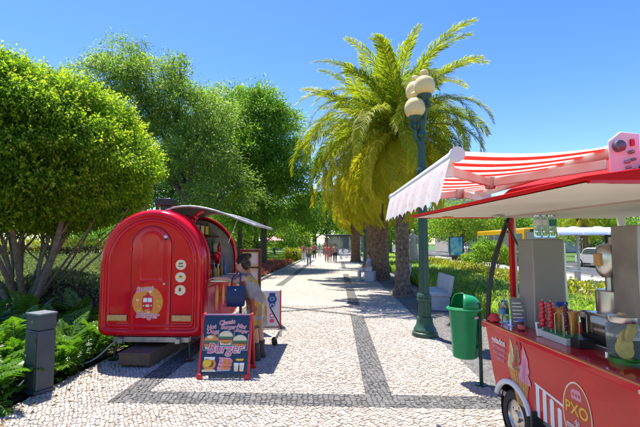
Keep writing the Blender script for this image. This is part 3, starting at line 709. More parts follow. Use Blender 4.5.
# the woman leaning on the caravan counter, facing -x
wx, wy = -1.21, 6.0
wm = thing('person', 'woman in a patterned summer dress leaning on the caravan counter with a navy bag', 'person', (wx, wy, 0))
k = Sk()
pel = k.v((0, 0, .84), (.15, .125)); wa = k.v((-.05, 0, .98), (.115, .10), pel); chs = k.v((-.13, 0, 1.12), (.13, .11), wa)
nk0 = k.v((-.19, 0, 1.235), (.07, .07), chs); nk = k.v((-.215, -.005, 1.285), (.045, .045), nk0)
h1 = k.v((-.235, -.01, 1.345), (.072, .062), nk); h2 = k.v((-.235, -.01, 1.40), (.085, .074), h1); h3 = k.v((-.215, -.01, 1.455), (.06, .056), h2)
ns = k.v((-.318, -.012, 1.385), .018, h2); cn = k.v((-.295, -.012, 1.325), .03, h1)
for sy in (-1, 1):
    kn = k.chain(pel, [((0, sy*.085, .74), .10), ((-.01 if sy < 0 else .03, sy*.085, .45), .062), ((.02 if sy < 0 else .06, sy*.08, .27), .054), ((.03 if sy < 0 else .07, sy*.08, .08), .036)])
    k.chain(kn, [((-.05 if sy < 0 else -.0, sy*.085, .035), .036), ((-.13 if sy < 0 else -.08, sy*.09, .025), .026)])
    sh = k.v((-.165, sy*.155, 1.20), .052, chs)
    if sy < 0:
        e = k.chain(sh, [((-.28, -.185, 1.13), .041), ((-.36, -.20, 1.175), .036), ((-.50, -.19, 1.185), .028), ((-.545, -.185, 1.185), (.022, .034))]); hx0 = (-.56, -.185, 1.185)
    else:
        e = k.chain(sh, [((-.22, .19, 1.05), .041), ((-.32, .17, 1.165), .036), ((-.48, .13, 1.185), .028), ((-.53, .12, 1.185), (.022, .034))]); hx0 = (-.545, .12, 1.185)
    pl = k.v(hx0, (.016, .036), e)
    for j, (dy, ln) in enumerate(((-.028, .058), (-.010, .068), (.009, .064), (.027, .050))):
        k.chain(pl, [((hx0[0]-.03, hx0[1]+dy, hx0[2]+.004), .009), ((hx0[0]-.03-ln*.5, hx0[1]+dy*1.15, hx0[2]), .0085), ((hx0[0]-.03-ln, hx0[1]+dy*1.2, hx0[2]-.016), .0075)])
    k.chain(pl, [((hx0[0]+.0, hx0[1]-sy*.040, hx0[2]-.004), .010), ((hx0[0]-.03, hx0[1]-sy*.055, hx0[2]-.012), .008)])
skin_obj('body', k.P, k.E, k.R, skin_m, wm, sub=2)
# hair with a bun, ears, eyes
rr_ = random.Random(8); hb_ = MB().sphere((-.205, -.01, 1.43), (.098, .088, .088), 16, 12).sphere((-.15, -.01, 1.375), (.07, .078, .08), 14, 10).sphere((-.135, -.01, 1.50), (.052, .055, .050), 14, 10)
for a in range(60):                                # loose strands swept back to the bun
    t = R(-100)+R(200)*(a/59); y0_ = -.01+.088*math.sin(t); z0_ = 1.43+.088*math.cos(t)
    hb_.tube([(-.255+rr_.uniform(-.03, .02), y0_, z0_+rr_.uniform(-.01, .006)), (-.19, y0_*.95, z0_+.022), (-.145, y0_*.5, 1.49+rr_.uniform(-.02, .04))], [.004, .006, .004], 4)
for a in range(26):
    t = 2*PI*a/26; hb_.tube([(-.135+.05*math.cos(t), -.01+.053*math.sin(t), 1.495), (-.135+.057*math.cos(t+.5), -.01+.058*math.sin(t+.5), 1.515+.02*math.sin(3*t)), (-.135+.03*math.cos(t+1.1), -.01+.03*math.sin(t+1.1), 1.545)], [.007, .008, .004], 4)
for a in range(10): hb_.tube([(-.16, -.01+.08*math.sin(a), 1.36), (-.13+.02*math.cos(a*3), -.01+.085*math.sin(a+.2), 1.33), (-.125, -.01+.08*math.sin(a+.3), 1.30-.01*(a % 3))], [.004, .003, .001], 4)
hb_.build('hair', hair_m, wm, smooth=60)
for sy in (-1, 1):
    MB().sphere((-.225, -.01+sy*.083, 1.375), (.018, .010, .028), 8, 6).build('ear', skin_m, wm, smooth=60)
    MB().sphere((-.300, -.01+sy*.032, 1.395), .011, 8, 6).build('eye', mat('eye_white', (.7, .68, .65), .2), wm, smooth=60)
MB().box((-.312, -.01, 1.335), (.01, .045, .012)).build('lips', mat('lips', (.4, .08, .07), .5), wm, bevel=.004)
# dress
dm = bpy.data.materials.new('patterned_dress'); dm.use_nodes = True; nt = dm.node_tree; b_ = nt.nodes['Principled BSDF']; b_.inputs['Roughness'].default_value = .85
tc = nt.nodes.new('ShaderNodeTexCoord'); vo = nt.nodes.new('ShaderNodeTexVoronoi'); vo.inputs['Scale'].default_value = 11
nzz = nt.nodes.new('ShaderNodeTexNoise'); nzz.inputs['Scale'].default_value = 4; mv = nt.nodes.new('ShaderNodeMix'); mv.data_type = 'RGBA'; mv.inputs['Factor'].default_value = .35
nt.links.new(tc.outputs['Object'], nzz.inputs['Vector']); nt.links.new(tc.outputs['Object'], mv.inputs['A']); nt.links.new(nzz.outputs['Color'], mv.inputs['B']); nt.links.new(mv.outputs['Result'], vo.inputs['Vector'])
sc_ = nt.nodes.new('ShaderNodeSeparateColor'); nt.links.new(vo.outputs['Color'], sc_.inputs[0])
rp = nt.nodes.new('ShaderNodeValToRGB'); rp.color_ramp.interpolation = 'CONSTANT'; cr = rp.color_ramp
for p_, c_ in ((.2, (.55, .30, .04)), (.36, (.40, .10, .05)), (.5, (.32, .24, .20)), (.66, (.13, .10, .13)), (.8, (.60, .45, .22))):
    e_ = cr.elements.new(p_); e_.color = (*c_, 1)
cr.elements[0].color = (.36, .30, .26, 1); nt.links.new(sc_.outputs[0], rp.inputs[0]); nt.links.new(rp.outputs[0], b_.inputs['Base Color'])
dl = []
for z_, cx_, rx_, ry_, wv in ((1.25, -.18, .075, .12, 0), (1.22, -.175, .10, .165, 0), (1.13, -.135, .145, .155, .004), (1.02, -.075, .13, .135, .006), (.93, -.03, .145, .155, .008), (.84, .0, .145, .165, .012), (.72, .01, .135, .165, .018), (.60, .015, .128, .165, .022), (.50, .02, .128, .168, .026), (.47, .02, .128, .17, .026)):
    dl.append([(cx_+(rx_+wv*math.sin(7*a+1))*math.cos(a), (ry_+wv*math.sin(6*a))*math.sin(a), z_+wv*.3*math.sin(5*a)) for a in [2*PI*i/36 for i in range(36)]])
b = MB(); b.loft(dl, caps=False); ds = b.build('dress', dm, wm, smooth=60); ds.modifiers.new('solid', 'SOLIDIFY').thickness = .006
bt = mat('patterned_boot', (.05, .04, .04), .6, var=.6, scale=40)
for sy in (-1, 1):
    x0 = .03 if sy < 0 else .07
    MB().loft([[(x0+cx_+rx_*math.cos(a), sy*.083+ry_*math.sin(a), z_) for a in [2*PI*i/14 for i in range(14)]] for z_, cx_, rx_, ry_ in ((.0, -.07, .135, .050), (.03, -.07, .137, .052), (.07, -.045, .105, .05), (.11, -.01, .062, .05), (.18, -.004, .056, .052), (.25, -.006, .064, .060))]).build('boot', bt, wm, smooth=60)
# bag
bagp = (wx-.24, wy-.26, .80)
bg_ = thing('shoulder_bag', 'navy blue leather tote bag on the woman\'s shoulder', 'bag', bagp, R(4))
b = MB(); b.loft([[(w_*c_, d_*s_, z_) for c_, s_ in [(max(-1, min(1, 1.35*math.cos(a))), max(-1, min(1, 1.35*math.sin(a)))) for a in [2*PI*i/20 for i in range(20)]]] for z_, w_, d_ in ((0, .115, .055), (.02, .125, .062), (.14, .13, .058), (.27, .132, .03), (.285, .130, .026))]); b.build('bag_body', navy, bg_, smooth=50)
for sy in (-1, 1):
    MB().tube(smooth_pts([(-.07, sy*.02, .25), (-.05, .03+sy*.01, .40), (.03, .09, .475), (.055, .04+sy*.01, .40), (.06, sy*.02, .25)]), .008, 6).build('strap', navy, bg_)
MB().sphere((-.0, -.045, .235), (.012, .006, .012), 8, 6).build('clasp', chrome, bg_)
# folded metal trolley beside her
tr = thing('folding_trolley', 'small folded silver luggage trolley beside the woman', 'trolley', (-.98, 6.85, 0), R(10))
MB().tube([(-.16, 0, .62), (.06, 0, .22)], .012, 8).build('handle', blackp, tr)
MB().tube([(.04, -.08, .26), (-.08, -.06, .05)], .012, 8).tube([(.04, .08, .26), (-.08, .06, .05)], .012, 8).tube([(.04, -.08, .26), (.12, 0, .22), (.04, .08, .26)], .013, 8).box((0.02, 0, .20), (.05, .16, .12)).build('tubes', steel, tr)
for sy in (-1, 1): MB().lathe([(.05, -.012), (.05, .012)], 14, M=frame((-.08, sy*.09, .052), (1, 0, 0), (0, 0, 1))).build('wheel', blackp, tr)
# walkers further along the promenade
def walker(px, py, label, top, bottom, hair, h=1.66, face=0., stride=.16, skirt=False, arm=.12, seat=False, group=None, loc=None):
    g_ = loc or gnd(px, py); t = thing('person', label, 'person', (g_.x, g_.y, 0), face, group); s = h/1.7
    k = Sk(); 
    pz = .90*s if not seat else .52
    pel = k.v((0, 0, pz), (.14*s, .105*s)); wa = k.v((0, 0, pz+.16*s), (.12*s, .09*s), pel); chs = k.v((0, -.01, pz+.36*s), (.145*s, .10*s), wa)
    n0 = k.v((0, 0, pz+.53*s), .055*s, chs); n1 = k.v((0, .015*s, pz+.60*s), .045*s, n0); hd = k.v((0, .02*s, pz+.68*s), (.068*s, .078*s), n1); h2 = k.v((0, .02*s, pz+.755*s), (.06*s, .07*s), hd)
    legs = []; arms = []
    for sx in (-1, 1):
        f = sx*stride
        if seat: lp = [((sx*.10, .02, pz), .085), ((sx*.11, .42, pz+.0), .065), ((sx*.11, .44, .28), .05), ((sx*.11, .42, .07), .038), ((sx*.11, .52, .03), .03)]
        else: lp = [((sx*.09*s, .0, pz-.08*s), .088*s), ((sx*.095*s, f*.6, .48*s), .062*s), ((sx*.095*s, f*.8-.02, .30*s), .052*s), ((sx*.095*s, f, .075*s), .036*s), ((sx*.10*s, f+.11*s, .03*s), .030*s)]
        k.chain(pel, lp); legs.append(lp)
        a_ = -f*.9 if not seat else .2
        ap = [((sx*.185*s, 0, pz+.47*s), .052*s), ((sx*.225*s, a_*.5-.02, pz+.20*s), .040*s), ((sx*.23*s, a_+.03, pz-.03*s), .030*s), ((sx*.23*s, a_+.05, pz-.11*s), (.018*s, .034*s)), ((sx*.225*s, a_+.06, pz-.17*s), .014*s)]
        k.chain(chs, ap); arms.append(ap)
    skin_obj('body', k.P, k.E, k.R, skin_m, t, sub=1)
    c = Sk(); q0 = c.v((0, 0, pz+.02), (.155*s, .12*s)); q1 = c.v((0, 0, pz+.17*s), (.137*s, .105*s), q0); q2 = c.v((0, -.01, pz+.37*s), (.16*s, .115*s), q1); c.v((0, 0, pz+.50*s), .07*s, q2)
    for ap in arms: c.chain(q2, [(ap[0][0], .066*s), (Vector(ap[0][0]).lerp(Vector(ap[1][0]), .75), .056*s)])
    skin_obj('shirt', c.P, c.E, c.R, top, t, sub=1)
    if skirt:
        b = MB(); b.loft([[((rx_)*math.cos(a), ry_*math.sin(a), z_) for a in [2*PI*i/16 for i in range(16)]] for z_, rx_, ry_ in ((pz+.12*s, .13*s, .10*s), (pz-.1*s, .18*s, .15*s), (pz-.4*s, .22*s, .20*s))], caps=False); b.build('skirt', bottom, t)
    else:
        c = Sk(); q0 = c.v((0, 0, pz), (.148*s, .115*s))
        for lp in legs: c.chain(q0, [(p, r+.014) for p, r in lp[:4]])
        skin_obj('trousers', c.P, c.E, c.R, bottom, t, sub=1)
    MB().sphere((0, .0, pz+.745*s), (.082*s, .09*s, .085*s), 12, 8).sphere((0, -.05*s, pz+.68*s), (.07*s, .05*s, .10*s), 10, 8).build('hair', hair, t, smooth=60)
    for sx in (-1, 1): MB().sphere((legs[0 if sx < 0 else 1][-1][0][0], legs[0 if sx < 0 else 1][-1][0][1]-.05*s, .035*s), (.042*s, .11*s, .035*s), 8, 6).build('shoe', white if not skirt else blackp, t, smooth=60)
    return t
def cloth(n, c): return mat('cloth_'+n, c, .85, var=.12, scale=14)
jeans = cloth('jeans', (.10, .16, .28)); coral = cloth('coral', (.62, .16, .14)); pinkc = cloth('pink', (.60, .08, .20)); wht = cloth('white', (.66, .66, .64)); beige = cloth('beige', (.42, .33, .24)); ltb = cloth('pale_blue', (.30, .42, .60)); dk = cloth('dark', (.04, .04, .05)); lav = cloth('lavender', (.42, .42, .58)); teal = cloth('teal', (.10, .35, .38))
fair = mat('light_brown_hair', (.14, .08, .04), .55)
walker(309, 265, 'person in blue jeans and grey top walking along the promenade', beige, jeans, hair_m, 1.6, 0, .2)
walker(303.5, 262, 'person in a bright pink top and white trousers on the promenade', pinkc, wht, hair_m, 1.66, PI, .15)
walker(314.5, 259, 'person in pink shirt and dark shorts beyond the walker in jeans', pinkc, dk, fair, 1.7, PI, .18)
walker(319.5, 257, 'person in teal top with pale trousers far down the promenade', teal, wht, hair_m, 1.7, PI, .1)
walker(326.5, 262.5, 'person in coral shirt and beige shorts in a small group', coral, beige, hair_m, 1.6, PI, .12)
walker(330, 262, 'woman in coral dress in a small group on the promenade', coral, coral, fair, 1.6, PI, .1, True)
walker(335, 262.5, 'person in beige shirt with dark trousers in a small group', beige, dk, hair_m, 1.65, PI, .15)
walker(324, 256, 'person in red top far down the promenade', cloth('red', (.6, .03, .04)), jeans, hair_m, 1.75, 0, .12)
walker(0, 0, 'person in lavender shirt sitting beside the thick palm trunk', lav, wht, fair, 1.66, R(75), seat=True, loc=Vector((1.42, 18.1, 0)))
# ------------------------------------------------------------------ lamp posts
def lamp_post(loc, label, arms=True):
    t = thing('street_lamp', label, 'street lamp', loc, 0, 'green iron lamp posts along the promenade')
    MB().lathe([(.235, 0), (.24, .03), (.235, .07), (.205, .085), (.21, .12), (.19, .15), (.165, .19), (.15, .25), (.14, .34)], 16).build('base', lamp_green, t, smooth=30)
    n = 16; vs = []; fs = []; prof_ = [(.34, .115), (.66, .104), (.665, .104), (.80, .094), (2.2, .086), (3.72, .070)]
    for z, r in prof_:
        for k_ in range(n*2):
            a = 2*PI*k_/(n*2); rr = r*(1 if k_ % 2 else .91); vs.append((rr*math.cos(a), rr*math.sin(a), z))
    for i in range(len(prof_)-1):
        for k_ in range(n*2):
            k2 = (k_+1) % (n*2); fs.append((i*n*2+k_, i*n*2+k2, (i+1)*n*2+k2, (i+1)*n*2+k_))
    MB().add(vs, fs).build('fluted_shaft', lamp_green, t, smooth=20)
    for z, r in ((.70, .128), (3.05, .10)): MB().lathe([(r-.02, -.07), (r, -.06), (r+.012, -.02), (r, .0), (r+.012, .02), (r, .06), (r-.03, .07)], 20, (0, 0, z)).build('collar', lamp_green, t, smooth=30)
    MB().lathe([(.085, 3.70), (.12, 3.74), (.10, 3.80), (.075, 3.86), (.10, 3.95), (.125, 4.02), (.09, 4.08), (.07, 4.14), (.11, 4.22), (.125, 4.26), (.07, 4.30)], 18).build('capital', lamp_green, t, smooth=30)
    spots = [((.055, -.10), 4.50, .02), ((-.03, .30), 4.56, .02), ((-.12, -.06), 4.09, .02)]
    for (x, y), z, _ in spots:
        am = MB().tube(smooth_pts([(0, 0, z-.62), (x*.5, y*.5, z-.50), (x*1.02, y*1.02, z-.36), (x, y, z-.14)]), [.042]*19, 8)
        am.lathe([(.05, -.22), (.085, -.17), (.07, -.12), (.11, -.05), (.135, -.03), (.135, 0), (.10, .01)], 18, (x, y, z)); 
        for j in range(4):
            a = j*PI/2+.4; am.tube(smooth_pts([(x+.05*math.cos(a), y+.05*math.sin(a), z-.24), (x+.12*math.cos(a), y+.12*math.sin(a), z-.2), (x+.10*math.cos(a), y+.10*math.sin(a), z-.12)], 3), .018, 6)
        ao = am.build('arm', lamp_green, t, smooth=30)
        MB().lathe([(.11, 0), (.165, .04), (.195, .10), (.20, .17), (.19, .24), (.16, .30), (.11, .345), (.06, .37), (.05, .385), (.075, .41), (.085, .44), (.065, .475), (.02, .495)], 26, (x, y, z)).build('globe', opal, ao, smooth=60)
    return t
lb = gnd(425, 335.5)
lamp_post((lb.x, lb.y, 0), 'green iron street lamp with three cream globes beside the concrete bench')
lamp_post((1.72, 24.5, 0), 'green iron street lamp beyond the thick palm trunk')
# ------------------------------------------------------------------ litter bin
pb = gnd(481.5, 385); bn = thing('litter_bin', 'green plastic litter bin with hooded lid hung on a dark green post', 'litter bin', (pb.x, pb.y, 0), R(10))
MB().tube([(0, 0, 0), (0, 0, .98)], .022, 12).lathe([(.07, 0), (.07, .012)], 16).build('post', post_green, bn)
bx, by = -.135, .12; n = 40; vs = []; fs = []
prof_ = [(.30, .135), (.315, .150), (.60, .165), (.86, .183), (.865, .20), (.91, .203), (.915, .19), (.88, .178), (.33, .14)]
for z, r in prof_:
    for k_ in range(n):
        a = 2*PI*k_/n; rr = r*(1+(.022 if (k_ % 4 < 2 and .31 < z < .861) else 0)); vs.append((bx+rr*math.cos(a)*.98, by+rr*math.sin(a)*.9, z))
for i in range(len(prof_)-1):
    for k_ in range(n): k2 = (k_+1) % n; fs.append((i*n+k_, i*n+k2, (i+1)*n+k2, (i+1)*n+k_))
fs.append(tuple(range(n))[::-1]); fs.append(tuple((len(prof_)-1)*n+k_ for k_ in range(n)))
bo = MB().add(vs, fs).build('bucket', bin_green, bn, smooth=30)
# hood: half dome, open towards the path
vs = []; fs = []; na, nb = 20, 8
for j in range(nb+1):
    e_ = (PI/2)*j/nb
    for i in range(na+1):
        a = R(-118)+R(236)*i/na; r = .198*math.cos(e_)**.6
        vs.append((bx+r*math.cos(a), by+r*math.sin(a)*.92, .905+.165*math.sin(e_)*(1-.10*math.cos(a)) ))
for j in range(nb):
    for i in range(na): fs.append((j*(na+1)+i, j*(na+1)+i+1, (j+1)*(na+1)+i+1, (j+1)*(na+1)+i))
hd_ = MB().add(vs, fs).build('hood', bin_green, bn, smooth=40); hd_.modifiers.new('solid', 'SOLIDIFY').thickness = .008
MB().tube([(bx+.205*math.cos(a), by+.19*math.sin(a), .89) for a in [2*PI*i/32 for i in range(33)]], .012, 8).build('rim', bin_green, bo)
MB().box((bx+.075, by-.158, .80), (.075, .006, .028), rz=R(25)).build('sticker', mat('sticker_pink', (.6, .42, .40), .5), bo)
for zz in (.45, .80): MB().box((-.02, .02, zz), (.06, .05, .035)).build('bracket', post_green, bn)
# ------------------------------------------------------------------ concrete benches
def bench(loc, rz, ln, label):
    t = thing('concrete_bench', label, 'bench', loc, rz, 'pale concrete benches along the planting bed')
    MB().box((0, 0, .40), (.50, ln, .10)).build('seat', concrete, t, bevel=.015)
    M = frame((.23, -ln/2, .35), (math.sin(R(10)), 0, math.cos(R(10))), (0, 1, 0))
    MB().prism([(0, 0), (.52, 0), (.52, ln), (0, ln)], .08, M, -.04).build('backrest', concrete, t, bevel=.015)
    for sy in (-1, 1): MB().box((.02, sy*(ln/2-.10), .175), (.44, .14, .35)).build('leg', concrete, t, bevel=.012)
    MB().box((.235, 0, .175), (.05, ln-.36, .35)).build('rear_panel', concrete, t, bevel=.006)
    return t
bq = gnd(437, 311); bench((bq.x+.12, bq.y+.75, 0), R(-2), 1.5, 'pale concrete bench with a backrest behind the street lamp')
bench((2.72, 17.3, 0), R(-2), 1.6, 'pale concrete bench beside the thick palm trunk')
bk = thing('stone_seat', 'low stone block that the person in lavender sits on', 'seat', (1.42, 18.1, 0), R(75))
MB().box((0, -.05, .20), (.6, .42, .40)).build('block', concrete, bk, bevel=.02); MB().box((0, -.05, .415), (.64, .46, .03)).build('slab', concrete, bk, bevel=.008)

# ------------------------------------------------------------------ palms
m_frond = leafmat('palm_frond', [(0, (.11, .165, .015)), (.4, (.27, .31, .027)), (.7, (.50, .46, .042)), (1, (.64, .52, .055))], rough=.6, trans=.48, spec=.12, objrand=.28)
m_old = leafmat('palm_frond_old', [(0, (.33, .33, .028)), (.5, (.58, .50, .04)), (1, (.68, .48, .06))], rough=.7, trans=.5, spec=.1, objrand=.3)
def frond_mesh(name, L, droop, m, seed, npair=64, ll=.50):
    r = np.random.default_rng(seed); V = []; F = []; T = []; side = r.uniform(-.35, .35); wav = r.uniform(0, 6)
    ns = 16; pts = []; ang = 0.; p = np.zeros(3)
    for i in range(ns+1):
        pts.append(p.copy()); t = i/ns; ang = -droop*(t**1.7)
        p = p+np.array([math.cos(ang), side*t, math.sin(ang)])*L/ns
    pts = np.array(pts)
    def pos(t):
        f = t*ns; i = min(int(f), ns-1); return pts[i]+(pts[i+1]-pts[i])*(f-i), unit((pts[i+1]-pts[i])[None])[0]
    for i in range(ns):                                # rachis as a tapering three-sided rib
        for q in (i, i+1):
            w = .0075*(1-q/ns)**.8+.001; d = pos(min(q/ns, .999))[1]; up = np.array([-d[2], 0, d[0]])
            b0 = len(V); V += [pts[q]+np.array([0, w, 0]), pts[q]-np.array([0, w, 0]), pts[q]-up*w*1.2]; T += [.75]*3
        a = len(V)-6
        for u, v in ((0, 1), (1, 2), (2, 0)): F.append((a+u, a+v, a+3+v, a+3+u))
    for j in range(npair):
        t = .10+.90*(j+.5)/npair; c, d = pos(min(t, .999)); up = np.array([-d[2], 0, d[0]])
        l = ll*(.35+.65*math.sin(PI*min(1, .22+.72*t)))*(1 if t < .93 else .75)
        for sy in (-1, 1):
            for lay in (0, 1):
                ln = l*r.uniform(.82, 1.1); fw = .62+.5*t+r.uniform(-.22, .22)+.12*math.sin(t*23+wav); lift = (.42 if lay else .05)*(1-.5*t)+r.uniform(-.28, .28)
                dr_ = unit((d*fw+np.array([0, sy*1.0, 0])+up*lift)[None])[0]
                sd_ = unit(np.cross(dr_, up)[None])[0]*(.0036+.001*r.random())
                mid = c+dr_*ln*.55; tip = mid+unit((dr_+np.array([0, 0, -.7-.9*r.random()]))[None])[0]*ln*.45
                b0 = len(V); V += [c-sd_*.6, c+sd_*.6, mid+sd_, mid-sd_, tip+sd_*.12, tip-sd_*.12]
                tt = min(1, max(0, .33+r.normal()*.13+.15*(t > .8))); T += [tt]*6
                F += [(b0, b0+1, b0+2, b0+3), (b0+3, b0+2, b0+4, b0+5)]
    return fastmesh(name, np.array(V), np.array(F), m, T)
FR_N = [frond_mesh('frond', 1., d_, m_, s_, 58, l_) for s_, (d_, m_, l_) in enumerate(((1.35, m_frond, .13), (2.1, m_frond, .135), (2.3, m_frond, .14), (2.6, m_frond, .14), (2.2, m_frond, .145), (2.5, m_frond, .14), (2.2, m_old, .14), (1.8, m_old, .135), (2.0, m_old, .14), (1.5, m_old, .135)), 1)]
def palm_trunk(h, r0, r1, flare, seed, rough=.10):
    n = 72; rows = int(h/.04); amp = .034; nc = max(7, round(2*PI*r0/.24)); vs = []; fs = []; rr = random.Random(seed)
    for i in range(rows+1):
        z = h*i/rows; t = i/rows; r = r0+(r1-r0)*t+flare*math.exp(-z/.28)+.10*max(0, t-.86)/.14
        for k_ in range(n):
            a = 2*PI*k_/n
            u = a/(2*PI)*nc; v = z/.20
            d1 = abs(((u+v/2) % 1)-.5)*2; d2 = abs(((u-v/2) % 1)-.5)*2
            bmp = min(d1, d2)
            q = r+amp*(2*min(bmp, .55)/.55-1.2)+.5*amp*((v/2+u) % 1-.5)*(bmp > .3)+rr.uniform(-.009, .009)
            vs.append((q*math.cos(a), q*math.sin(a), z))
    for i in range(rows):
        for k_ in range(n): k2 = (k_+1) % n; fs.append((i*n+k_, i*n+k2, (i+1)*n+k2, (i+1)*n+k_))
    fs.append(tuple(rows*n+k_ for k_ in range(n)))
    return vs, fs
def palm(loc, label, h, r0, r1, flare, fl, nf, seed, lo=-.55, lean=(0, 0), trunk_mat=None):
    t = thing('palm_tree', label, 'palm tree', loc, 0, 'date palms along the promenade'); rr = random.Random(seed)
    vs, fs = palm_trunk(h, r0, r1, flare, seed)
    vs = [(x+lean[0]*(z/h)**2, y+lean[1]*(z/h)**2, z) for x, y, z in vs]
    MB().add(vs, fs).build('trunk', trunk_mat or palm_bark, t, smooth=50)
    b = MB()
    for j in range(70):                                # stubs of cut fronds under the crown
        a = j*2.4; z = h-.75+.9*rr.random(); r = r1+.06
        b.tube([(lean[0]+r*.8*math.cos(a), lean[1]+r*.8*math.sin(a), z), (lean[0]+(r+.16)*math.cos(a), lean[1]+(r+.16)*math.sin(a), z+.16)], [.06, .035], 5)
    b.build('frond_stubs', mat('frond_stub', (.26, .15, .05), .85, var=.4), t)['kind'] = 'stuff'
    for j in range(nf):
        u = (j+.5)/nf; el = R(86)-(u**.92)*R(86-lo)
        az = j*2.399963+rr.uniform(-.25, .25)
        vi = 0 if el > R(50) else (1 if el > R(15) else (rr.choice((2, 2, 4)) if el > R(-2) else rr.choice((3, 4))))
        vi = vi*2+rr.randrange(2)
        s = fl*(.90+.12*math.sin(PI*min(1, u*1.2+.15))-.12*max(0, u-.7))*rr.uniform(.88, 1.08)
        o = link('frond', FR_N[vi], t); o.rotation_mode = 'XYZ'
        M = Matrix.Translation((lean[0], lean[1], h+.12-.35*u)) @ Matrix.Rotation(az, 4, 'Z') @ Matrix.Rotation(-el, 4, 'Y') @ Matrix.Rotation(rr.uniform(-.35, .35), 4, 'X') @ Matrix.Diagonal((s, s, s, 1))
        o.matrix_local = M
    return t
p2 = gnd(403, 296); p1 = gnd(378, 279)
palm((p2.x, p2.y, 0), 'date palm with a slender grey-brown trunk beside the concrete bench', 5.45, .19, .20, .17, 3.75, 90, 21, lo=-50, lean=(-.06, 0), trunk_mat=mat('palm_bark_grey', (.24, .165, .11), .92, var=.45, scale=10, bump=.7, bscale=40, dirt='#3a2a1e', dirt_amt=.6))
palm((p1.x, p1.y, 0), 'date palm with a thick red-brown trunk beside the seated person', 6.3, .50, .50, .10, 5.2, 98, 22, lo=-50)
palm((2.15, 28, 0), 'date palm with a smooth brown trunk beyond the far street lamp', 6.3, .32, .30, .1, 4.2, 70, 23, lo=-55)
palm((1.7, 37, 0), 'farthest date palm of the promenade row before the glass kiosk', 6.0, .40, .38, .1, 4.4, 60, 24, lo=-60)
# ------------------------------------------------------------------ red snack cart on the right
CO = Vector((1.455, 4.07, 0)); CR = R(6.37)
ca = thing('food_cart', 'red ice cream cart with raised hatch and striped awning', 'food cart', CO, CR)
CLN, CWD, ZC = 2.35, 1.5, .95
def cl(x, y, z): return Matrix.Translation(CO) @ Matrix.Rotation(CR, 4, 'Z') @ Vector((x, y, z))
# side panel with wheel arch; local plane x=0, outline in (y, z)
wy_, wr_ = -.47, .285
def side_outline(x):
    out = [(-.0, ZC-.04), (-CLN, ZC-.04), (-CLN, .36), (wy_-wr_, .36)]
    a0 = math.asin((.36-.22)/wr_)
    arc = [(wy_+wr_*math.cos(a), .22+wr_*math.sin(a)) for a in [PI-a0-(PI-2*a0)*i/14 for i in range(15)]]
    out = [(-.0, ZC-.04), (-CLN, ZC-.04), (-CLN, .36)]+arc+[(-.17, .38), (-.12, .50), (-.06, .70), (-.015, .85)]
    return out
def xprism(out, x0, t):
    n = len(out); return MB().add([(x0, y, z) for y, z in out]+[(x0+t, y, z) for y, z in out], [tuple(range(n)), tuple(range(n, 2*n))[::-1]]+[(k_, (k_+1) % n, n+(k_+1) % n, n+k_) for k_ in range(n)])
xprism(side_outline(0), 0, .03).build('side_panel', red_panel, ca, bevel=.006)
xprism(side_outline(0), CWD-.03, .03).build('side_panel', red_panel, ca, bevel=.006)
# far nose, curved in z
b = MB(); b.loft([[(x_, yy, zz) for x_ in (.025, CWD-.025)] for yy, zz in ((-.19, .34), (-.17, .38), (-.12, .50), (-.06, .70), (-.015, .85), (0, ZC-.04))], caps=False, closed=False)
b.build('nose_panel', red_panel, ca)
MB().box((CWD/2, -CLN+.02, .64), (CWD-.07, .03, .54)).build('end_panel', red_panel, ca)
MB().box((CWD/2, -CLN/2-.05, .33), (CWD-.08, CLN-.25, .05)).build('floor', steel_d, ca)
# fender trim and wheel
a0 = math.asin((.36-.22)/wr_)
MB().tube([(-.012, wy_+(wr_-.004)*math.cos(a), .22+(wr_-.004)*math.sin(a)) for a in [a0-.1+(PI-2*a0+.2)*i/22 for i in range(23)]], .024, 8).build('fender', alu, ca)
MB().lathe([(wr_-.01, .2), (wr_-.01, .012)], 30, M=frame((.02, wy_, .22), (0, 1, 0), (0, 0, 1)), caps=False).build('wheel_well', blackp, ca)
wheel(ca, (.085, wy_, .222), .222, .15, -1, steel); wheel(ca, (CWD-.085, wy_, .222), .222, .15, 1, steel)
MB().box((.03, wy_-wr_-.045, .27), (.16, .02, .26)).build('mud_flap', blackp, ca, bevel=.006)
for x_, y_ in ((.5, -CLN+.1), (CWD-.1, -CLN+.1), (.5, -.25)): MB().box((x_, y_, .17), (.05, .05, .34)).build('support_leg', steel_d, ca)
# counter with a lip
MB().box((.19, -CLN/2, ZC-.012), (.44, CLN+.02, .024)).build('counter', red_d, ca, bevel=.008)
MB().box((-.018, -CLN/2, ZC-.035), (.022, CLN+.02, .05)).build('counter_lip', red, ca, bevel=.006)
MB().box((.43, -CLN/2, .66), (.02, CLN-.1, .54)).build('inner_panel', cream, ca)
MB().box((CWD-.19, -CLN/2, ZC-.012), (.42, CLN, .024)).build('counter', steel, ca, bevel=.004)
MB().tube([(-.032, -.02, ZC-.012), (-.032, -CLN, ZC-.012)], .006, 6).build('lip_trim', mat('gold_trim', (.70, .34, .10), .3, metal=.4), ca)
MB().lathe([(.022, 0), (.022, .02), (.012, .035)], 10, M=frame((-.03, -1.83, ZC-.035), (0, -1, 0), (0, 0, 1))).build('latch', chrome, ca)
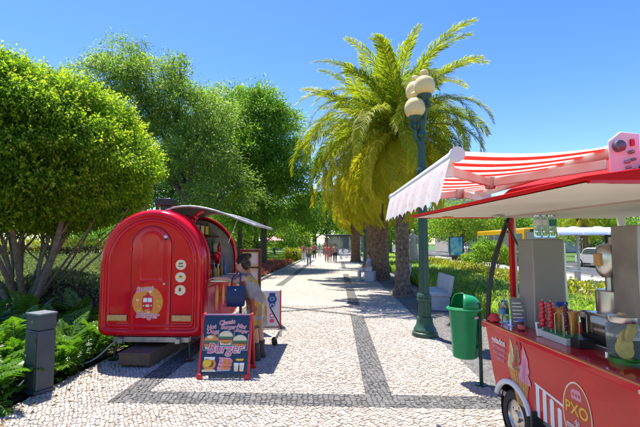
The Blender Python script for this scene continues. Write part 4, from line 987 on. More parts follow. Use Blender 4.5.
# far end: curved glazed frame
def endc(t):    # outer curve of the far end, x against z
    return (.02+.25*t**2.0, ZC+1.0*t)
crv = [endc(i/14) for i in range(15)]
MB().tube([(x, -.02, z) for x, z in crv], .024, 8).build('end_frame', blackp, ca)
MB().tube([(x-.004, -CLN+.02, z) for x, z in crv], .024, 8).build('end_frame', red, ca)
MB().box((.285, -.02, ZC+.5), (.04, .04, 1.02)).build('end_post', red, ca, bevel=.004)
MB().box((.318, -.02, ZC+.5), (.02, .03, 1.02)).build('end_post', alu, ca)
MB().box((CWD-.05, -.03, ZC+.5), (.05, .05, 1.02)).build('end_post', alu, ca); MB().box((CWD-.05, -CLN+.04, ZC+.5), (.05, .05, 1.02)).build('end_post', alu, ca); MB().box((.28, -CLN+.04, ZC+.5), (.05, .05, 1.02)).build('end_post', red, ca)
gl = MB(); gl.add([(x+.01, -.02, z) for x, z in crv]+[(.27, -.02, ZC+1.0), (.27, -.02, ZC)], [tuple(range(17))]); gl.build('end_glass', glass, ca, smooth=0)
MB().tube([(.20, -.06, ZC+.98), (.335, -.07, ZC+.70)], .010, 8).tube([(.335, -.07, ZC+.70), (.36, -.07, ZC+.62)], .006, 6).build('gas_strut', blackp, ca)
# ceiling, roof vault
ZR = 1.965
MB().box((.78, -CLN/2, ZR), (1.16, CLN, .03)).build('ceiling', mat('ceiling_grey', (.62, .58, .51), .6, var=.06), ca)
vl = []
for yy in (-CLN, -CLN+.02, -.02, 0):
    vl.append([(.75-.62*math.cos(a), yy, ZR+.02+.38*math.sin(a)) for a in [PI*i/18 for i in range(19)]])
b = MB(); b.loft(vl, caps=False); b.F.append(tuple(range(19))[::-1]); b.F.append(tuple(57+i for i in range(19))); roof_red = mat('roof_red', (.60, .007, .008), .55, spec=.15, var=.06, scale=3); b.build('roof', roof_red, ca)
# hatch: shallow wedge, cream below, red outside
HX = -.72
b = MB()
sec = [(HX, ZR-.012), (HX-.004, ZR+.006), (-.45, ZR+.045), (-.15, ZR+.085), (.14, ZR+.10)]
low = [(HX+.004, ZR-.014), (-.45, ZR-.008), (-.15, ZR-.004), (.14, ZR)]
full = sec+low[::-1][:-1]
b.loft([[(x, yy, z) for x, z in full] for yy in (-CLN, 0.0)]); ht = b.build('serving_hatch', roof_red, ca, bevel=.004)
b = MB(); b.loft([[(x, yy, z-.006) for x, z in ((HX+.02, ZR-.012), (-.45, ZR-.008), (-.15, ZR-.004), (.13, ZR-.004))] for yy in (-CLN+.015, -.012)], caps=False, closed=False)
b.build('hatch_lining', cream, ht)
for yy in (-CLN+.01, -.01): MB().box((HX/2+.07, yy, ZR-.012), (.80, .018, .018)).build('hatch_edge', red, ht)
MB().box((-.42, -.16, ZR-.024), (.10, .07, .012)).build('hatch_sticker', orange, ht)
MB().box((-.05, -.4, ZR-.024), (.05, .16, .012)).build('hatch_lamp', steel, ht, bevel=.004)
# hatch on the far side, opened too
b = MB(); b.loft([[(x, yy, z) for x, z in ((CWD-.14, ZR+.10), (CWD+.3, ZR+.06), (CWD+.62, ZR-.02), (CWD+.60, ZR-.04), (CWD+.28, ZR+.02), (CWD-.14, ZR))] for yy in (-CLN, 0)]); h2_ = b.build('rear_hatch', red, ca)
b = MB(); b.loft([[(x, yy, z) for x, z in ((CWD-.13, ZR-.006), (CWD+.28, ZR+.012), (CWD+.59, ZR-.046))] for yy in (-CLN+.02, -.02)], caps=False, closed=False); b.build('hatch_lining', cream, h2_)
# graphics on the side panel (prints, a hair proud of it)
PX = -.0015
def sp_(out, lv, m, name='side_print'):
    x = PX-lv*.0006; n = len(out)
    return MB().add([(x, y, z) for y, z in out], [tuple(range(n))]).build(name, m, ca, smooth=0)
def sideM(y, z, lv=6): return frame((PX-lv*.0006-.0008, y, z), (0, -1, 0), (0, 0, 1))
for body, y, z, s_ in (('gelados', -.25, .80, .08), ('ARTESANAIS', -.255, .74, .040), ('NATURAIS', -.26, .69, .040), ('E FRESCOS', -.265, .645, .036)):
    lettering(body, lpink if s_ < .06 else whitep, ca, sideM(y, z), s_, offset=.02)
# three soft cones
def soft(cy, z0, w, h, m, lv, seed, m2=None):
    rr = random.Random(seed); L_ = []; Rr = []
    for i in range(9):
        t = i/8; ww = w*(1-t)**.75*(1+.18*math.sin(i*2.6)); L_.append((cy+ww+.01*math.sin(i), z0+h*t)); Rr.append((cy-ww+.01*math.sin(i), z0+h*t))
    sp_(L_+Rr[::-1], lv, m); sp_([(cy+w*.5-.4*w*i/5, z0+h*(.12+.10*i)+.012*math.sin(i*3)) for i in range(6)]+[(cy-w*.1-.3*w*(5-i)/5*.4, z0+h*(.10+.09*(5-i))) for i in range(6)], lv+1, m2 or m)
    for q_ in range(4): sp_([(cy+w*(.75-.18*q_)*math.cos(PI*k_/8), z0+h*(.10+.19*q_)-.010*math.sin(PI*k_/8)) for k_ in range(9)]+[(cy+w*(.75-.18*q_)*math.cos(PI-PI*k_/8), z0+h*(.10+.19*q_)-.016*math.sin(PI*k_/8)-.004) for k_ in range(9)], lv+1.5, m2 or m)
waffle = mat('waffle_print', (.62, .28, .07), .5, var=.3, scale=60)
CB = -.575
sp_([(CB+.17, .64), (CB+.06, .63), (CB+.0, .36), (CB+.04, .36)], 1, waffle); soft(CB+.115, .62, .055, .27, mat('vanilla_print', (.78, .60, .30), .5, var=.06), 2, 1, mat('vanilla_shade', (.62, .42, .16), .5))
sp_([(CB+.09, .63), (CB-.07, .62), (CB-.05, .36), (CB+.01, .36)], 3, waffle); soft(CB+.03, .63, .07, .25, mat('chocolate_print', (.36, .20, .12), .5, var=.3, scale=50), 4, 2, brown_p)
sp_([(CB+.0, .58), (CB-.14, .57), (CB-.09, .36), (CB-.03, .36)], 5, waffle); soft(CB-.085, .56, .085, .30, lpink, 6, 3, mat('pink_shade', (.60, .18, .30), .5))
sp_(disc(10, .022, .022, CB+.045, .68), 7, MATS['bus_red']); sp_(disc(9, .016, .016, CB+.07, .66), 7, MATS['bus_red']); sp_(disc(12, .028, .035, CB-.015, .84), 5, MATS['bus_red'])
for i in range(6): sp_([(CB+.06-.035*i, .62-.0*i), (CB+.055-.035*i, .62), (CB+.0-.02*i, .37), (CB+.005-.02*i, .37)], 6, brown_p)
# pale stripes with a scalloped head
for i in range(7):
    y0 = -.80-.085*i; zt = .60-.006*i*i*.4-.018*i
    sp_([(y0, .365), (y0, zt), (y0-.022, zt+.010), (y0-.045, zt), (y0-.045, .365)], 1, whitep)
sp_([(-.79, .60), (-.79, .615), (-1.1, .575), (-1.42, .47), (-1.42, .45), (-1.1, .555)], 2, whitep)
# oval badge
oy, oz = -1.255, .555
sp_([(oy+.140*math.cos(a), oz+.215*math.sin(a)) for a in [2*PI*i/40 for i in range(40)]], 3, cream_p); sp_([(oy+.130*math.cos(a), oz+.203*math.sin(a)) for a in [2*PI*i/40 for i in range(40)]], 4, mat('badge_red', (.55, .06, .04), .35))
sp_([(oy+.045, oz+.10), (oy+.05, oz+.145), (oy+.03, oz+.165), (oy-.03, oz+.165), (oy-.05, oz+.145), (oy-.045, oz+.10)], 5, lpink); 
for i in range(3): sp_([(oy+.036-.028*i, oz+.12), (oy+.036-.028*i, oz+.14), (oy+.018-.028*i, oz+.14), (oy+.018-.028*i, oz+.12)], 6, MATS['badge_red'])
lettering('PXO', yellow, ca, sideM(oy, oz+.03, 6), .108, offset=.015); lettering('da', whitep, ca, sideM(oy, oz-.045, 6), .05); lettering('madeira', whitep, ca, sideM(oy, oz-.085, 6), .065, offset=.012); lettering('XTRA', whitep, ca, sideM(oy, oz-.13, 6), .05)
sp_([(-1.81, .615), (-1.85, .63), (-1.93, .625), (-1.97, .58), (-1.91, .365), (-1.86, .365)], 2, waffle)
for i in range(5): sp_([(-1.82-.03*i, .60), (-1.826-.03*i, .60), (-1.88-.01*i, .37), (-1.875-.01*i, .37)], 3, cream_p); sp_([(-1.82, .60-.045*i), (-1.82, .605-.045*i), (-1.95, .625-.045*i), (-1.95, .62-.045*i)], 3, cream_p)
# ------------------------------------------------------------------ folding-arm awning of the cart
fab = bpy.data.materials.new('striped_canvas'); fab.use_nodes = True; nt = fab.node_tree; b_ = nt.nodes['Principled BSDF']; b_.inputs['Roughness'].default_value = .85
tc = nt.nodes.new('ShaderNodeTexCoord'); sx_ = nt.nodes.new('ShaderNodeSeparateXYZ'); nt.links.new(tc.outputs['Object'], sx_.inputs[0])
def mth(op, a, b=None):
    n_ = nt.nodes.new('ShaderNodeMath'); n_.operation = op
    for i, v in enumerate((a, b)):
        if v is None: continue
        if isinstance(v, (int, float)): n_.inputs[i].default_value = v
        else: nt.links.new(v, n_.inputs[i])
    return n_.outputs[0]
st_ = mth('GREATER_THAN', mth('FRACT', mth('MULTIPLY', sx_.outputs['Y'], 1/.215)), .5)
mx = nt.nodes.new('ShaderNodeMix'); mx.data_type = 'RGBA'; mx.inputs['A'].default_value = (.66, .03, .02, 1); mx.inputs['B'].default_value = (.76, .68, .58, 1)
nt.links.new(st_, mx.inputs['Factor']); nt.links.new(mx.outputs['Result'], b_.inputs['Base Color'])
tl = nt.nodes.new('ShaderNodeBsdfTranslucent'); nt.links.new(mx.outputs['Result'], tl.inputs['Color']); ms = nt.nodes.new('ShaderNodeMixShader'); ms.inputs[0].default_value = .45
nt.links.new(b_.outputs[0], ms.inputs[1]); nt.links.new(tl.outputs[0], ms.inputs[2]); nt.links.new(ms.outputs[0], nt.nodes['Material Output'].inputs['Surface'])
AI = Matrix.Rotation(-CR, 4, 'Z') @ Matrix.Translation(-CO)
bn_, bf_ = at(456, 155, 2.36), at(393, 197.5, 4.52)                 # front bar, near and far end
cn_, cf_ = at(622, 150, 2.50), None
cf_ = cn_+(bf_-bn_); 
bn_, bf_, cn_, cf_ = [AI @ v for v in (bn_, bf_, cn_, cf_)]
cn_.z = cf_.z = 2.28; bf_.z = bn_.z
rows = []
for i in range(9):
    t = i/8; sag = -.035*math.sin(PI*t)
    rows.append([tuple(bn_.lerp(bf_, j/24).lerp(cn_.lerp(cf_, j/24), t)+Vector((0, 0, sag+.025))) for j in range(25)])
b = MB(); b.loft(rows, caps=False, closed=False); aw = b.build('awning_fabric', fab, ca)
dr_ = (bf_-bn_).normalized()
MB().tube([bn_, bf_], .035, 14).build('awning_bar', alu, ca)
for e_, s_ in ((bn_, -1), (bf_, 1)): MB().tube([e_+dr_*s_*.001, e_+dr_*s_*.03], .045, 16).build('bar_end_cap', alu, ca)
MB().tube([cn_+dr_*.03, cf_-dr_*.03], .045, 14).build('awning_roller', alu, ca)
# valance with a scalloped hem, blown slightly outwards
vm = bpy.data.materials.new('valance_cloth'); vm.use_nodes = True; nt = vm.node_tree; b_ = nt.nodes['Principled BSDF']; b_.inputs['Roughness'].default_value = .8
tc = nt.nodes.new('ShaderNodeTexCoord'); nz = nt.nodes.new('ShaderNodeTexNoise'); nz.inputs['Scale'].default_value = 22; nz.inputs['Detail'].default_value = 3; nt.links.new(tc.outputs['Object'], nz.inputs['Vector'])
rp = nt.nodes.new('ShaderNodeValToRGB'); rp.color_ramp.elements[0].position = .58; rp.color_ramp.elements[0].color = (.78, .76, .74, 1); rp.color_ramp.elements[1].position = .68; rp.color_ramp.elements[1].color = (.62, .47, .42, 1)
nt.links.new(nz.outputs['Fac'], rp.inputs[0]); nt.links.new(rp.outputs[0], b_.inputs['Base Color'])
tl = nt.nodes.new('ShaderNodeBsdfTranslucent'); tl.inputs['Color'].default_value = (.8, .78, .75, 1); ms = nt.nodes.new('ShaderNodeMixShader'); ms.inputs[0].default_value = .35
nt.links.new(b_.outputs[0], ms.inputs[1]); nt.links.new(tl.outputs[0], ms.inputs[2]); nt.links.new(ms.outputs[0], nt.nodes['Material Output'].inputs['Surface'])
NV = 96; rows = []
for i in range(7):
    t = i/6; row = []
    for j in range(NV+1):
        u = j/NV; p = bn_.lerp(bf_, u)
        drop = .27-.035*abs(math.cos(PI*u*12))**.6 if i == 6 else .235
        row.append((p.x-.035-.045*t**.8+.008*math.sin(u*40)*t, p.y+.06*t, p.z-.02-(drop if i == 6 else .235*t)))
    rows.append(row)
b = MB(); b.loft(rows, caps=False, closed=False); b.build('valance', vm, aw)
# brackets and folding arms
up = Vector((0, 0, 1))
for e_, s_ in ((cn_, 1), (cf_, -1)):
    c_ = e_+dr_*s_*.02
    br = MB().prism([(-.10, -.20), (.10, -.20), (.10, .09), (-.02, .10), (-.10, .04)], .012, frame(c_+dr_*(-s_)*.03, (1, 0, 0), (0, 0, 1))).build('awning_bracket', alu, ca, bevel=.006)
    for ox, oz_, r_ in ((-.045, .005, .035), (.0, -.09, .011), (.04, -.075, .009), (.005, -.125, .010), (.04, -.14, .009), (.03, -.03, .012)):
        MB().lathe([(r_, -.02), (r_, .016), (r_*.6, .022)], 12, M=frame(c_+dr_*(-s_)*.055+Vector((ox, 0, oz_)), (1, 0, 0), (0, 0, 1))).build('bolt', steel_d if r_ < .03 else mat('gear_grey', (.16, .16, .17), .4, metal=.6), br)
    MB().box(c_+Vector((.045, 0, .03))+dr_*(-s_)*.05, (.022, .012, .04)).build('warning_sticker', MATS['bus_red'], br)
    # arm: shoulder at the bracket, elbow, wrist on the bar
    be = bn_ if s_ > 0 else bf_
    sh_ = c_+Vector((-.04, 0, -.085))+dr_*s_*.06; wr = be+dr_*s_*.22+Vector((.03, 0, -.055))
    el_ = sh_.lerp(wr, .50)+dr_*s_*.58+Vector((0, 0, -.01))
    pm = mat('arm_white', (.70, .68, .70), .35, var=.05)
    for q0, q1 in ((sh_, el_), (el_, wr)):
        d_ = (q1-q0).normalized(); M = frame(q0, d_, d_.cross(up).cross(d_)*-1)
        ln = (q1-q0).length
        MB().add([(x, y, z) for x in (0, ln) for y, z in ((-.032, -.014), (.032, -.014), (.032, .014), (-.032, .014))], [(0, 1, 2, 3), (7, 6, 5, 4), (0, 4, 5, 1), (1, 5, 6, 2), (2, 6, 7, 3), (3, 7, 4, 0)], M).build('folding_arm', pm, ca, bevel=.006)
    MB().lathe([(.036, -.045), (.04, -.03), (.04, .03), (.036, .045)], 14, el_).build('elbow_joint', steel_d, ca)
    MB().lathe([(.03, -.04), (.03, .04)], 12, wr).build('wrist_joint', alu, ca)
    MB().tube([c_+Vector((.02, 0, -.16)), c_+Vector((.05, 0, -.26))], .02, 8).build('roof_foot', alu, ca)
# ------------------------------------------------------------------ things in and on the cart
def cthing(name, label, cat, x, y, z, rz=0., group=None): return thing(name, label, cat, cl(x, y, z), CR+rz, group)
def clocal(px, py, Y):
    p = AI @ at(px, py, Y); return p
# tall fridge
fg = clocal(547, 270, 3.62); t = cthing('fridge', 'plain grey fridge at the far end of the cart', 'fridge', fg.x+.02, fg.y+.12, .36)
MB().box((0, 0, .69), (.29, .24, 1.37)).build('cabinet', grey_panel, t, bevel=.012); MB().box((.0, 0, .02), (.26, .21, .04)).build('plinth', blackp, t)
MB().box((.157, -.0, .72), (.02, .22, 1.25)).build('door', steel, t, bevel=.004); MB().box((.175, -.08, .8), (.02, .02, .3)).build('handle', chrome, t)
# water bottles on top of it
clear = mat('bottle_clear', (.80, .88, .90), .08, trans=.9, ior=1.2); lblg = mat('label_green', (.02, .22, .16), .4); lblw = mat('label_white', (.7, .72, .72), .4); capb = mat('cap_blue', (.05, .12, .5), .4)
def water(name, label, loc, h, r, lm, cap, rz=0., group=None):
    t = thing(name, label, 'bottle', loc, rz, group)
    MB().lathe([(r*.85, 0), (r, .012), (r, h*.30), (r*.93, h*.34), (r*.93, h*.38), (r, h*.42), (r, h*.66), (r*.8, h*.76), (r*.36, h*.88), (r*.34, h*.93)], 18).build('bottle_body', clear, t)
    MB().lathe([(r*1.01, h*.40), (r*1.01, h*.62)], 18, caps=False).build('label_band', lm, t); MB().lathe([(r*.42, h*.92), (r*.42, h)], 12).build('cap', cap, t); return t
for i, (px_, lm) in enumerate(((538.5, lblw), (545, lblw), (552.5, lblg))):
    q = clocal(px_, 236, 3.72); water('water_bottle', ('clear water bottle on the grey fridge, far from the green label' if i == 0 else 'clear water bottle in the middle of three on the grey fridge' if i == 1 else 'clear water bottle with a dark green label on the grey fridge'), cl(q.x, q.y, 1.751), .26, .038, lm, (capb, capb, lblg)[i])
# vented steel cabinet
q = clocal(640, 260, 2.75); t = cthing('steel_cabinet', 'vented stainless steel cabinet on the rear side of the cart', 'appliance', q.x+.16, q.y+.10, ZC)
MB().box((0, 0, .44), (.36, .22, .86)).build('cabinet', mat('brushed_steel', (.40, .385, .36), .38, metal=.85, var=.1), t, bevel=.006)
for j in range(5):
    for k2 in range(2): MB().box((-.04+k2*.10, -.112, .76-.035*j), (.07, .006, .012)).build('vent_slot', blackp, t, bevel=.002)
# juicer with a domed hopper
q = clocal(611, 300, 3.05); t = cthing('juicer', 'stainless juicer with a domed hopper inside the cart', 'juicer', q.x, q.y, ZC)
MB().box((0, 0, .12), (.24, .24, .24)).build('stand', steel, t, bevel=.008)
MB().lathe([(.09, .24), (.095, .26), (.095, .40), (.085, .41)], 20).build('pot', steel, t, bevel=.002)
MB().tube([(0.0, .0, .40), (.0, .0, .55)], .03, 10).build('column', steel, t)
MB().lathe([(.05, .50), (.075, .53), (.09, .58), (.092, .66), (.085, .70), (.06, .735), (.0, .75)], 20, (.0, 0, 0)).build('hopper', steel, t)
MB().box((-.085, -.01, .63), (.05, .06, .09)).build('motor_box', mat('worn_orange', (.55, .30, .12), .5, var=.3), t, bevel=.01)
# hot plate and steel shelves between
q = clocal(604, 318, 3.05); t = cthing('griddle', 'dark stainless griddle with a splash guard inside the cart', 'appliance', q.x+.14, q.y-.12, ZC-.06)
MB().box((0, 0, .05), (.55, .42, .10)).build('body', steel, t, bevel=.006); MB().box((0, 0, .135), (.52, .40, .03)).build('hot_plate', mat('black_iron', (.03, .03, .032), .4, metal=.6), t, bevel=.006)
MB().box((0, -.1, .205), (.56, .30, .025)).build('shelf', steel, t, bevel=.004); MB().box((0, .04, .26), (.50, .16, .05)).build('tray', mat('pale_tray', (.45, .52, .56), .35), t, bevel=.008)
for xx in (-.26, .26): MB().box((xx, -.2, .16), (.02, .02, .12)).build('shelf_leg', steel, t)
MB().box((-.12, -.215, .055), (.05, .02, .03)).build('control', blackp, t)
q = clocal(589, 285, 3.3); t = cthing('waste_bucket', 'black bucket with a pale liner inside the cart', 'bucket', q.x, q.y, ZC)
MB().lathe([(.055, 0), (.075, .20), (.078, .20), (.07, .19)], 16, caps=False).lathe([(.055, 0), (.055, .003)], 16).build('bucket', blackp, t); MB().lathe([(.079, .17), (.082, .205), (.07, .21)], 16, caps=False).build('liner', whitep, t)
# things along the front counter, from the far corner
q = clocal(491, 311, 3.95); t = cthing('red_cloth', 'crumpled red cloth at the far corner of the cart counter', 'cloth', .045, -.10, ZC+.001)
rr = random.Random(9); b = MB(); b.loft([[((.06*w_+rr.uniform(-.008, .008))*math.cos(a), (.07*w_+rr.uniform(-.008, .008))*math.sin(a), z_+rr.uniform(-.006, .006)) for a in [2*PI*i/16 for i in range(16)]] for z_, w_ in ((.007, 1), (.03, .95), (.05, .75), (.066, .45), (.075, .15))]); b.build('folds', mat('red_cloth', (.62, .05, .05), .7, var=.1), t, smooth=60)
for i, (x_, y_, lm, cp, lb_) in enumerate(((.085, -.17, mat('label_blue', (.10, .25, .55), .4), capb, 'clear water bottle with a blue label on the cart counter'), (.14, -.13, lblg, lblg, 'clear bottle with a green label on the cart counter beside the menu stand'), (.17, -.07, mat('label_yellow', (.75, .45, .02), .4), MATS['label_yellow'] if 'label_yellow' in MATS else yellow, 'clear bottle with a yellow label on the cart counter'))):
    water('drink_bottle', lb_, cl(x_, y_, ZC), (.21, .20, .25)[i], .032, lm, cp)
t = cthing('menu_stand', 'clear tilted stand holding a printed brown menu card', 'menu stand', .14, -.36, ZC, R(-14))
MM = frame((0, 0, .012), (1, 0, 0), (0, .22, 1))
MB().prism([(-.065, 0), (.065, 0), (.065, .24), (-.065, .24)], .004, MM).build('card', mat('menu_card', (.30, .24, .21), .5, var=.35, scale=45), t); MB().prism([(-.07, -.005), (.07, -.005), (.07, .25), (-.07, .25)], .003, MM, .005).build('acrylic_sheet', clear, t); MB().box((0, .03, .006), (.15, .12, .010)).build('foot', clear, t)
for i in range(6): MB().prism([(-.05, .03+.032*i), (.045-.01*(i % 3), .03+.032*i), (.045-.01*(i % 3), .04+.032*i), (-.05, .04+.032*i)], .001, MM, .0085).build('menu_line', whitep, t)
t = cthing('sauce_jar', 'small dark jar with a red label and blue lid on the cart counter', 'jar', .075, -.50, ZC)
MB().lathe([(.026, 0), (.03, .006), (.03, .06), (.022, .075)], 16).build('jar_body', mat('dark_jam', (.10, .01, .02), .15), t); MB().lathe([(.0305, .012), (.0305, .05)], 16, caps=False).build('label_band', coral, t); MB().lathe([(.024, .075), (.024, .098)], 14).build('lid', capb, t)
t = cthing('card_reader', 'white card reader standing on the cart counter', 'card reader', .10, -.72, ZC, R(-10))
MB().prism([(-.028, 0), (.028, 0), (.028, .11), (-.028, .11)], .022, frame((0, 0, .0), (1, 0, 0), (0, .18, 1))).build('casing', white, t, bevel=.004); MB().prism([(-.02, .06), (.02, .06), (.02, .10), (-.02, .10)], .001, frame((0, 0, .0), (1, 0, 0), (0, .18, 1)), .0235).build('screen', glass_g, t)
# cone rack
t = cthing('cone_rack', 'green and white topping rack with a black box on the cart counter', 'rack', .20, -.98, ZC, R(0))
MB().box((0, .10, .025), (.20, .30, .05)).build('tray', mat('tray_white', (.60, .60, .55), .5), t, bevel=.004); MB().box((0, .10, .054), (.19, .28, .008)).build('tray_top', mat('tray_green', (.04, .25, .12), .5), t); MB().box((0.02, -.10, .032), (.18, .09, .064)).build('black_box', blackp, t, bevel=.004)
for j in range(4): MB().tube([(-.09+.06*j, -.02, .05), (-.09+.06*j, -.02, .21), (-.09+.06*j, .03, .235), (-.09+.06*j, .08, .21), (-.09+.06*j, .08, .05)], .003, 6).build('wire', steel, t)
def stick(label, lx, ly, m, n, r):
    s_ = cthing('fruit_skewer', label, 'skewer', .20+lx, -.98+ly, ZC+.058); MB().tube([(0, 0, 0), (0, 0, .24)], .003, 6).build('stick', cream_p, s_)
    b = MB()
    for i in range(n): b.sphere((0.003*math.sin(i*2), .003*math.cos(i*3), .045+i*.19/n), (r, r, r*1.02), 10, 8)
    b.build('fruit', m, s_, smooth=60)
candy = mat('candied_red', (.50, .01, .03), .12, coat=.8); grape = mat('dark_berry', (.09, .008, .02), .15, coat=.6); cone_m = mat('wafer_orange', (.62, .27, .05), .6, var=.25, scale=40, bump=.2)
stick('red candied fruit skewer with large berries in the topping rack', -.07, .16, candy, 7, .024); stick('dark berry skewer between wafer cones in the topping rack', -.03, .04, grape, 9, .017); stick('red candied fruit skewer behind the wafer cones', -.085, .24, candy, 6, .026)
for i in range(7):
    s_ = cthing('wafer_cone', 'orange wafer cone standing in the topping rack', 'wafer cone', .20+.005+.05*(i % 2), -.98+.02+.036*i, ZC+.058, 0, 'wafer cones in the topping rack'); MB().lathe([(.008, 0), (.012, .01), (.027, .15), (.03, .155), (.03, .175), (.026, .175)], 12).build('cone', cone_m, s_)
q = clocal(563, 300, 3.45); t = cthing('spray_bottle', 'clear spray bottle with a blue trigger head inside the cart', 'spray bottle', q.x, q.y, ZC)
MB().lathe([(.034, 0), (.036, .01), (.036, .15), (.02, .20), (.014, .22)], 14).build('bottle_body', clear, t); MB().box((-.01, 0, .245), (.09, .025, .035)).tube([(-.03, 0, .23), (-.045, 0, .19)], .006, 6).build('trigger_head', mat('spray_blue', (.02, .06, .45), .4), t, bevel=.004)
# lemonade jar
q = clocal(628, 366, 2.26); t = cthing('drink_dispenser', 'glass drink dispenser with lemon slices and a steel lid', 'dispenser', .20, -1.43, ZC)
MB().lathe([(.07, .03), (.085, .04), (.09, .06), (.092, .20), (.085, .235), (.07, .25)], 24).build('jar_glass', clear, t); MB().lathe([(.076, .25), (.08, .262), (.08, .285), (.03, .295), (.018, .31)], 20).build('lid', steel, t); MB().lathe([(.08, 0), (.08, .03)], 18).build('base', mat('dispenser_base', (.06, .30, .04), .3), t)
lem = mat('lemon', (.85, .58, .02), .4, var=.15, scale=30)
for j in range(5): MB().lathe([(.05, 0), (.055, .006), (.05, .012)], 18, M=frame((-.02+.012*j, -.02+.01*(j % 3), .08+.035*j), (1, .2*j, 0), (0, .4-.2*j, 1))).build('lemon_slice', lem, t)
b = MB(); 
for j in range(5): b.add([(0, 0, .0), (.05, -.035, .02), (.13, 0, .03), (.05, .035, .02)], [(0, 1, 2, 3)], Matrix.Translation((0, -.06, .01)) @ Matrix.Rotation(-2.6+j*.55, 4, 'Z'))
b.build('mint_leaves', mat('mint', (.12, .34, .03), .5), t); MB().box((-.09, 0, .055), (.05, .02, .02)).tube([(-.115, 0, .065), (-.115, 0, .03)], .008, 8).build('tap', chrome, t)
# ------------------------------------------------------------------ trees
def rdir(n): return unit(RNG.normal(size=(n, 3)))
def lobe_foliage(lobes, n, per, clump, shell=.5, droop=.45, twig=1.6):
    vol = np.array([r[0]*r[1]*r[2] for _, r in lobes])**.75; vol /= vol.sum()
    nc = max(8, n//per); li = RNG.choice(len(lobes), nc, p=vol)
    c = np.array([l[0] for l in lobes])[li]; r = np.array([l[1] for l in lobes])[li]
    d = rdir(nc); d[:, 2] = np.where(d[:, 2] < -.55, -d[:, 2], d[:, 2])
    rad = (shell+(1-shell)*RNG.random((nc, 1))**.6)*(1+.10*RNG.normal(size=(nc, 1)))
    cc = c+d*r*rad; ct = RNG.normal(.5, .22, nc)
    idx = np.repeat(np.arange(nc), per); m = len(idx)
    cs = clump*RNG.uniform(.6, 1.3, nc)[idx][:, None]
    off = RNG.normal(size=(m, 3))*cs*np.array([.6, .6, .30]); off[:, 2] -= .35*(off[:, 0]**2+off[:, 1]**2)/np.maximum(cs[:, 0], .05)
    P = cc[idx]+off
    D = d[idx]*.7+off/np.maximum(cs, .01)*.5+RNG.normal(size=(m, 3))*.5; D[:, 2] -= droop
    T = np.clip(ct[idx]+RNG.normal(0, .13, m), 0, 1)
    return P, D, T
def limb_tube(b, p0, p1, r0, r1, seed, sag=.0):
    rr = random.Random(seed); p0, p1 = Vector(p0), Vector(p1); L = (p1-p0).length
    pts = [p0.lerp(p1, t)+Vector((rr.uniform(-1, 1), rr.uniform(-1, 1), rr.uniform(-.4, .6)))*L*.07*math.sin(PI*t) for t in (0, .2, .4, .6, .8, 1)]
    b.tube(smooth_pts(pts, 3), [r0+(r1-r0)*i/15 for i in range(16)], 8)
def tree(name, label, base, h0, tr, lobes, n, L, Wd, m, bk=None, per=24, clump=.5, shell=.45, droop=.45, group=None, fork=None):
    base = Vector(base); t = thing(name, label, 'tree', base, 0, group); b = MB()
    b.tube(smooth_pts([(0, 0, -.1), (.03, .02, .25), (.02, -.05, h0*.5), (.05, .04, h0)], 5), [tr*(1.35-.75*min(1, i/4)*.4-.35*i/15) for i in range(16)], 12)
    for i, (c, r) in enumerate(lobes):
        limb_tube(b, (.04, .03, h0*.92), Vector(c)+Vector((0, 0, -r[2]*.1)), tr*.5, tr*.10, i+int(base.y*7))
        for j in range(3):
            a = j*2.1+i; limb_tube(b, Vector((.04, .03, h0)).lerp(Vector(c), .6), Vector(c)+Vector((r[0]*.6*math.cos(a), r[1]*.6*math.sin(a), r[2]*.35)), tr*.2, tr*.05, i*9+j)
    b.build('trunk', bk or bark_d, t, smooth=60)
    P, D, T = lobe_foliage(lobes, n, per, clump, shell, droop)
    o = link('crown', leaves('crown', P, D, L*RNG.uniform(.7, 1.25, len(P)), Wd*RNG.uniform(.7, 1.2, len(P)), T, m), t)
    return t
lm_ficus = leafmat('ficus_leaf', [(0, (.07, .15, .010)), (.4, (.15, .27, .018)), (.75, (.28, .40, .025)), (1, (.46, .50, .05))], rough=.55, trans=.55, spec=.2)
lm_tipu = leafmat('feathery_leaf', [(0, (.09, .17, .04)), (.5, (.19, .29, .07)), (1, (.34, .42, .10))], rough=.5, trans=.55)
lm_green = leafmat('green_leaf', [(0, (.07, .17, .02)), (.5, (.16, .30, .03)), (1, (.32, .45, .05))], rough=.45, trans=.55)
lm_dark = leafmat('dark_leaf', [(0, (.05, .13, .02)), (.6, (.11, .22, .03)), (1, (.22, .34, .05))], rough=.45, trans=.5)
lm_lime = leafmat('lime_leaf', [(0, (.10, .21, .012)), (.5, (.22, .35, .025)), (1, (.42, .46, .05))], rough=.45, trans=.45)
lm_yel = leafmat('golden_hedge_leaf', [(0, (.18, .22, .012)), (.5, (.38, .38, .025)), (1, (.58, .50, .06))], rough=.45, trans=.35)
lm_sage = leafmat('sage_leaf', [(0, (.08, .13, .04)), (.5, (.19, .25, .09)), (1, (.36, .38, .17))], rough=.6, trans=.35)
lm_red = leafmat('red_flower', [(0, (.08, .10, .02)), (.25, (.30, .07, .04)), (.6, (.48, .11, .08)), (1, (.60, .26, .18))], rough=.6, trans=.25)
lm_fern = leafmat('fern_leaf', [(0, (.045, .13, .012)), (.5, (.10, .22, .02)), (1, (.23, .34, .04))], rough=.36, trans=.40, spec=.5, objrand=.3)

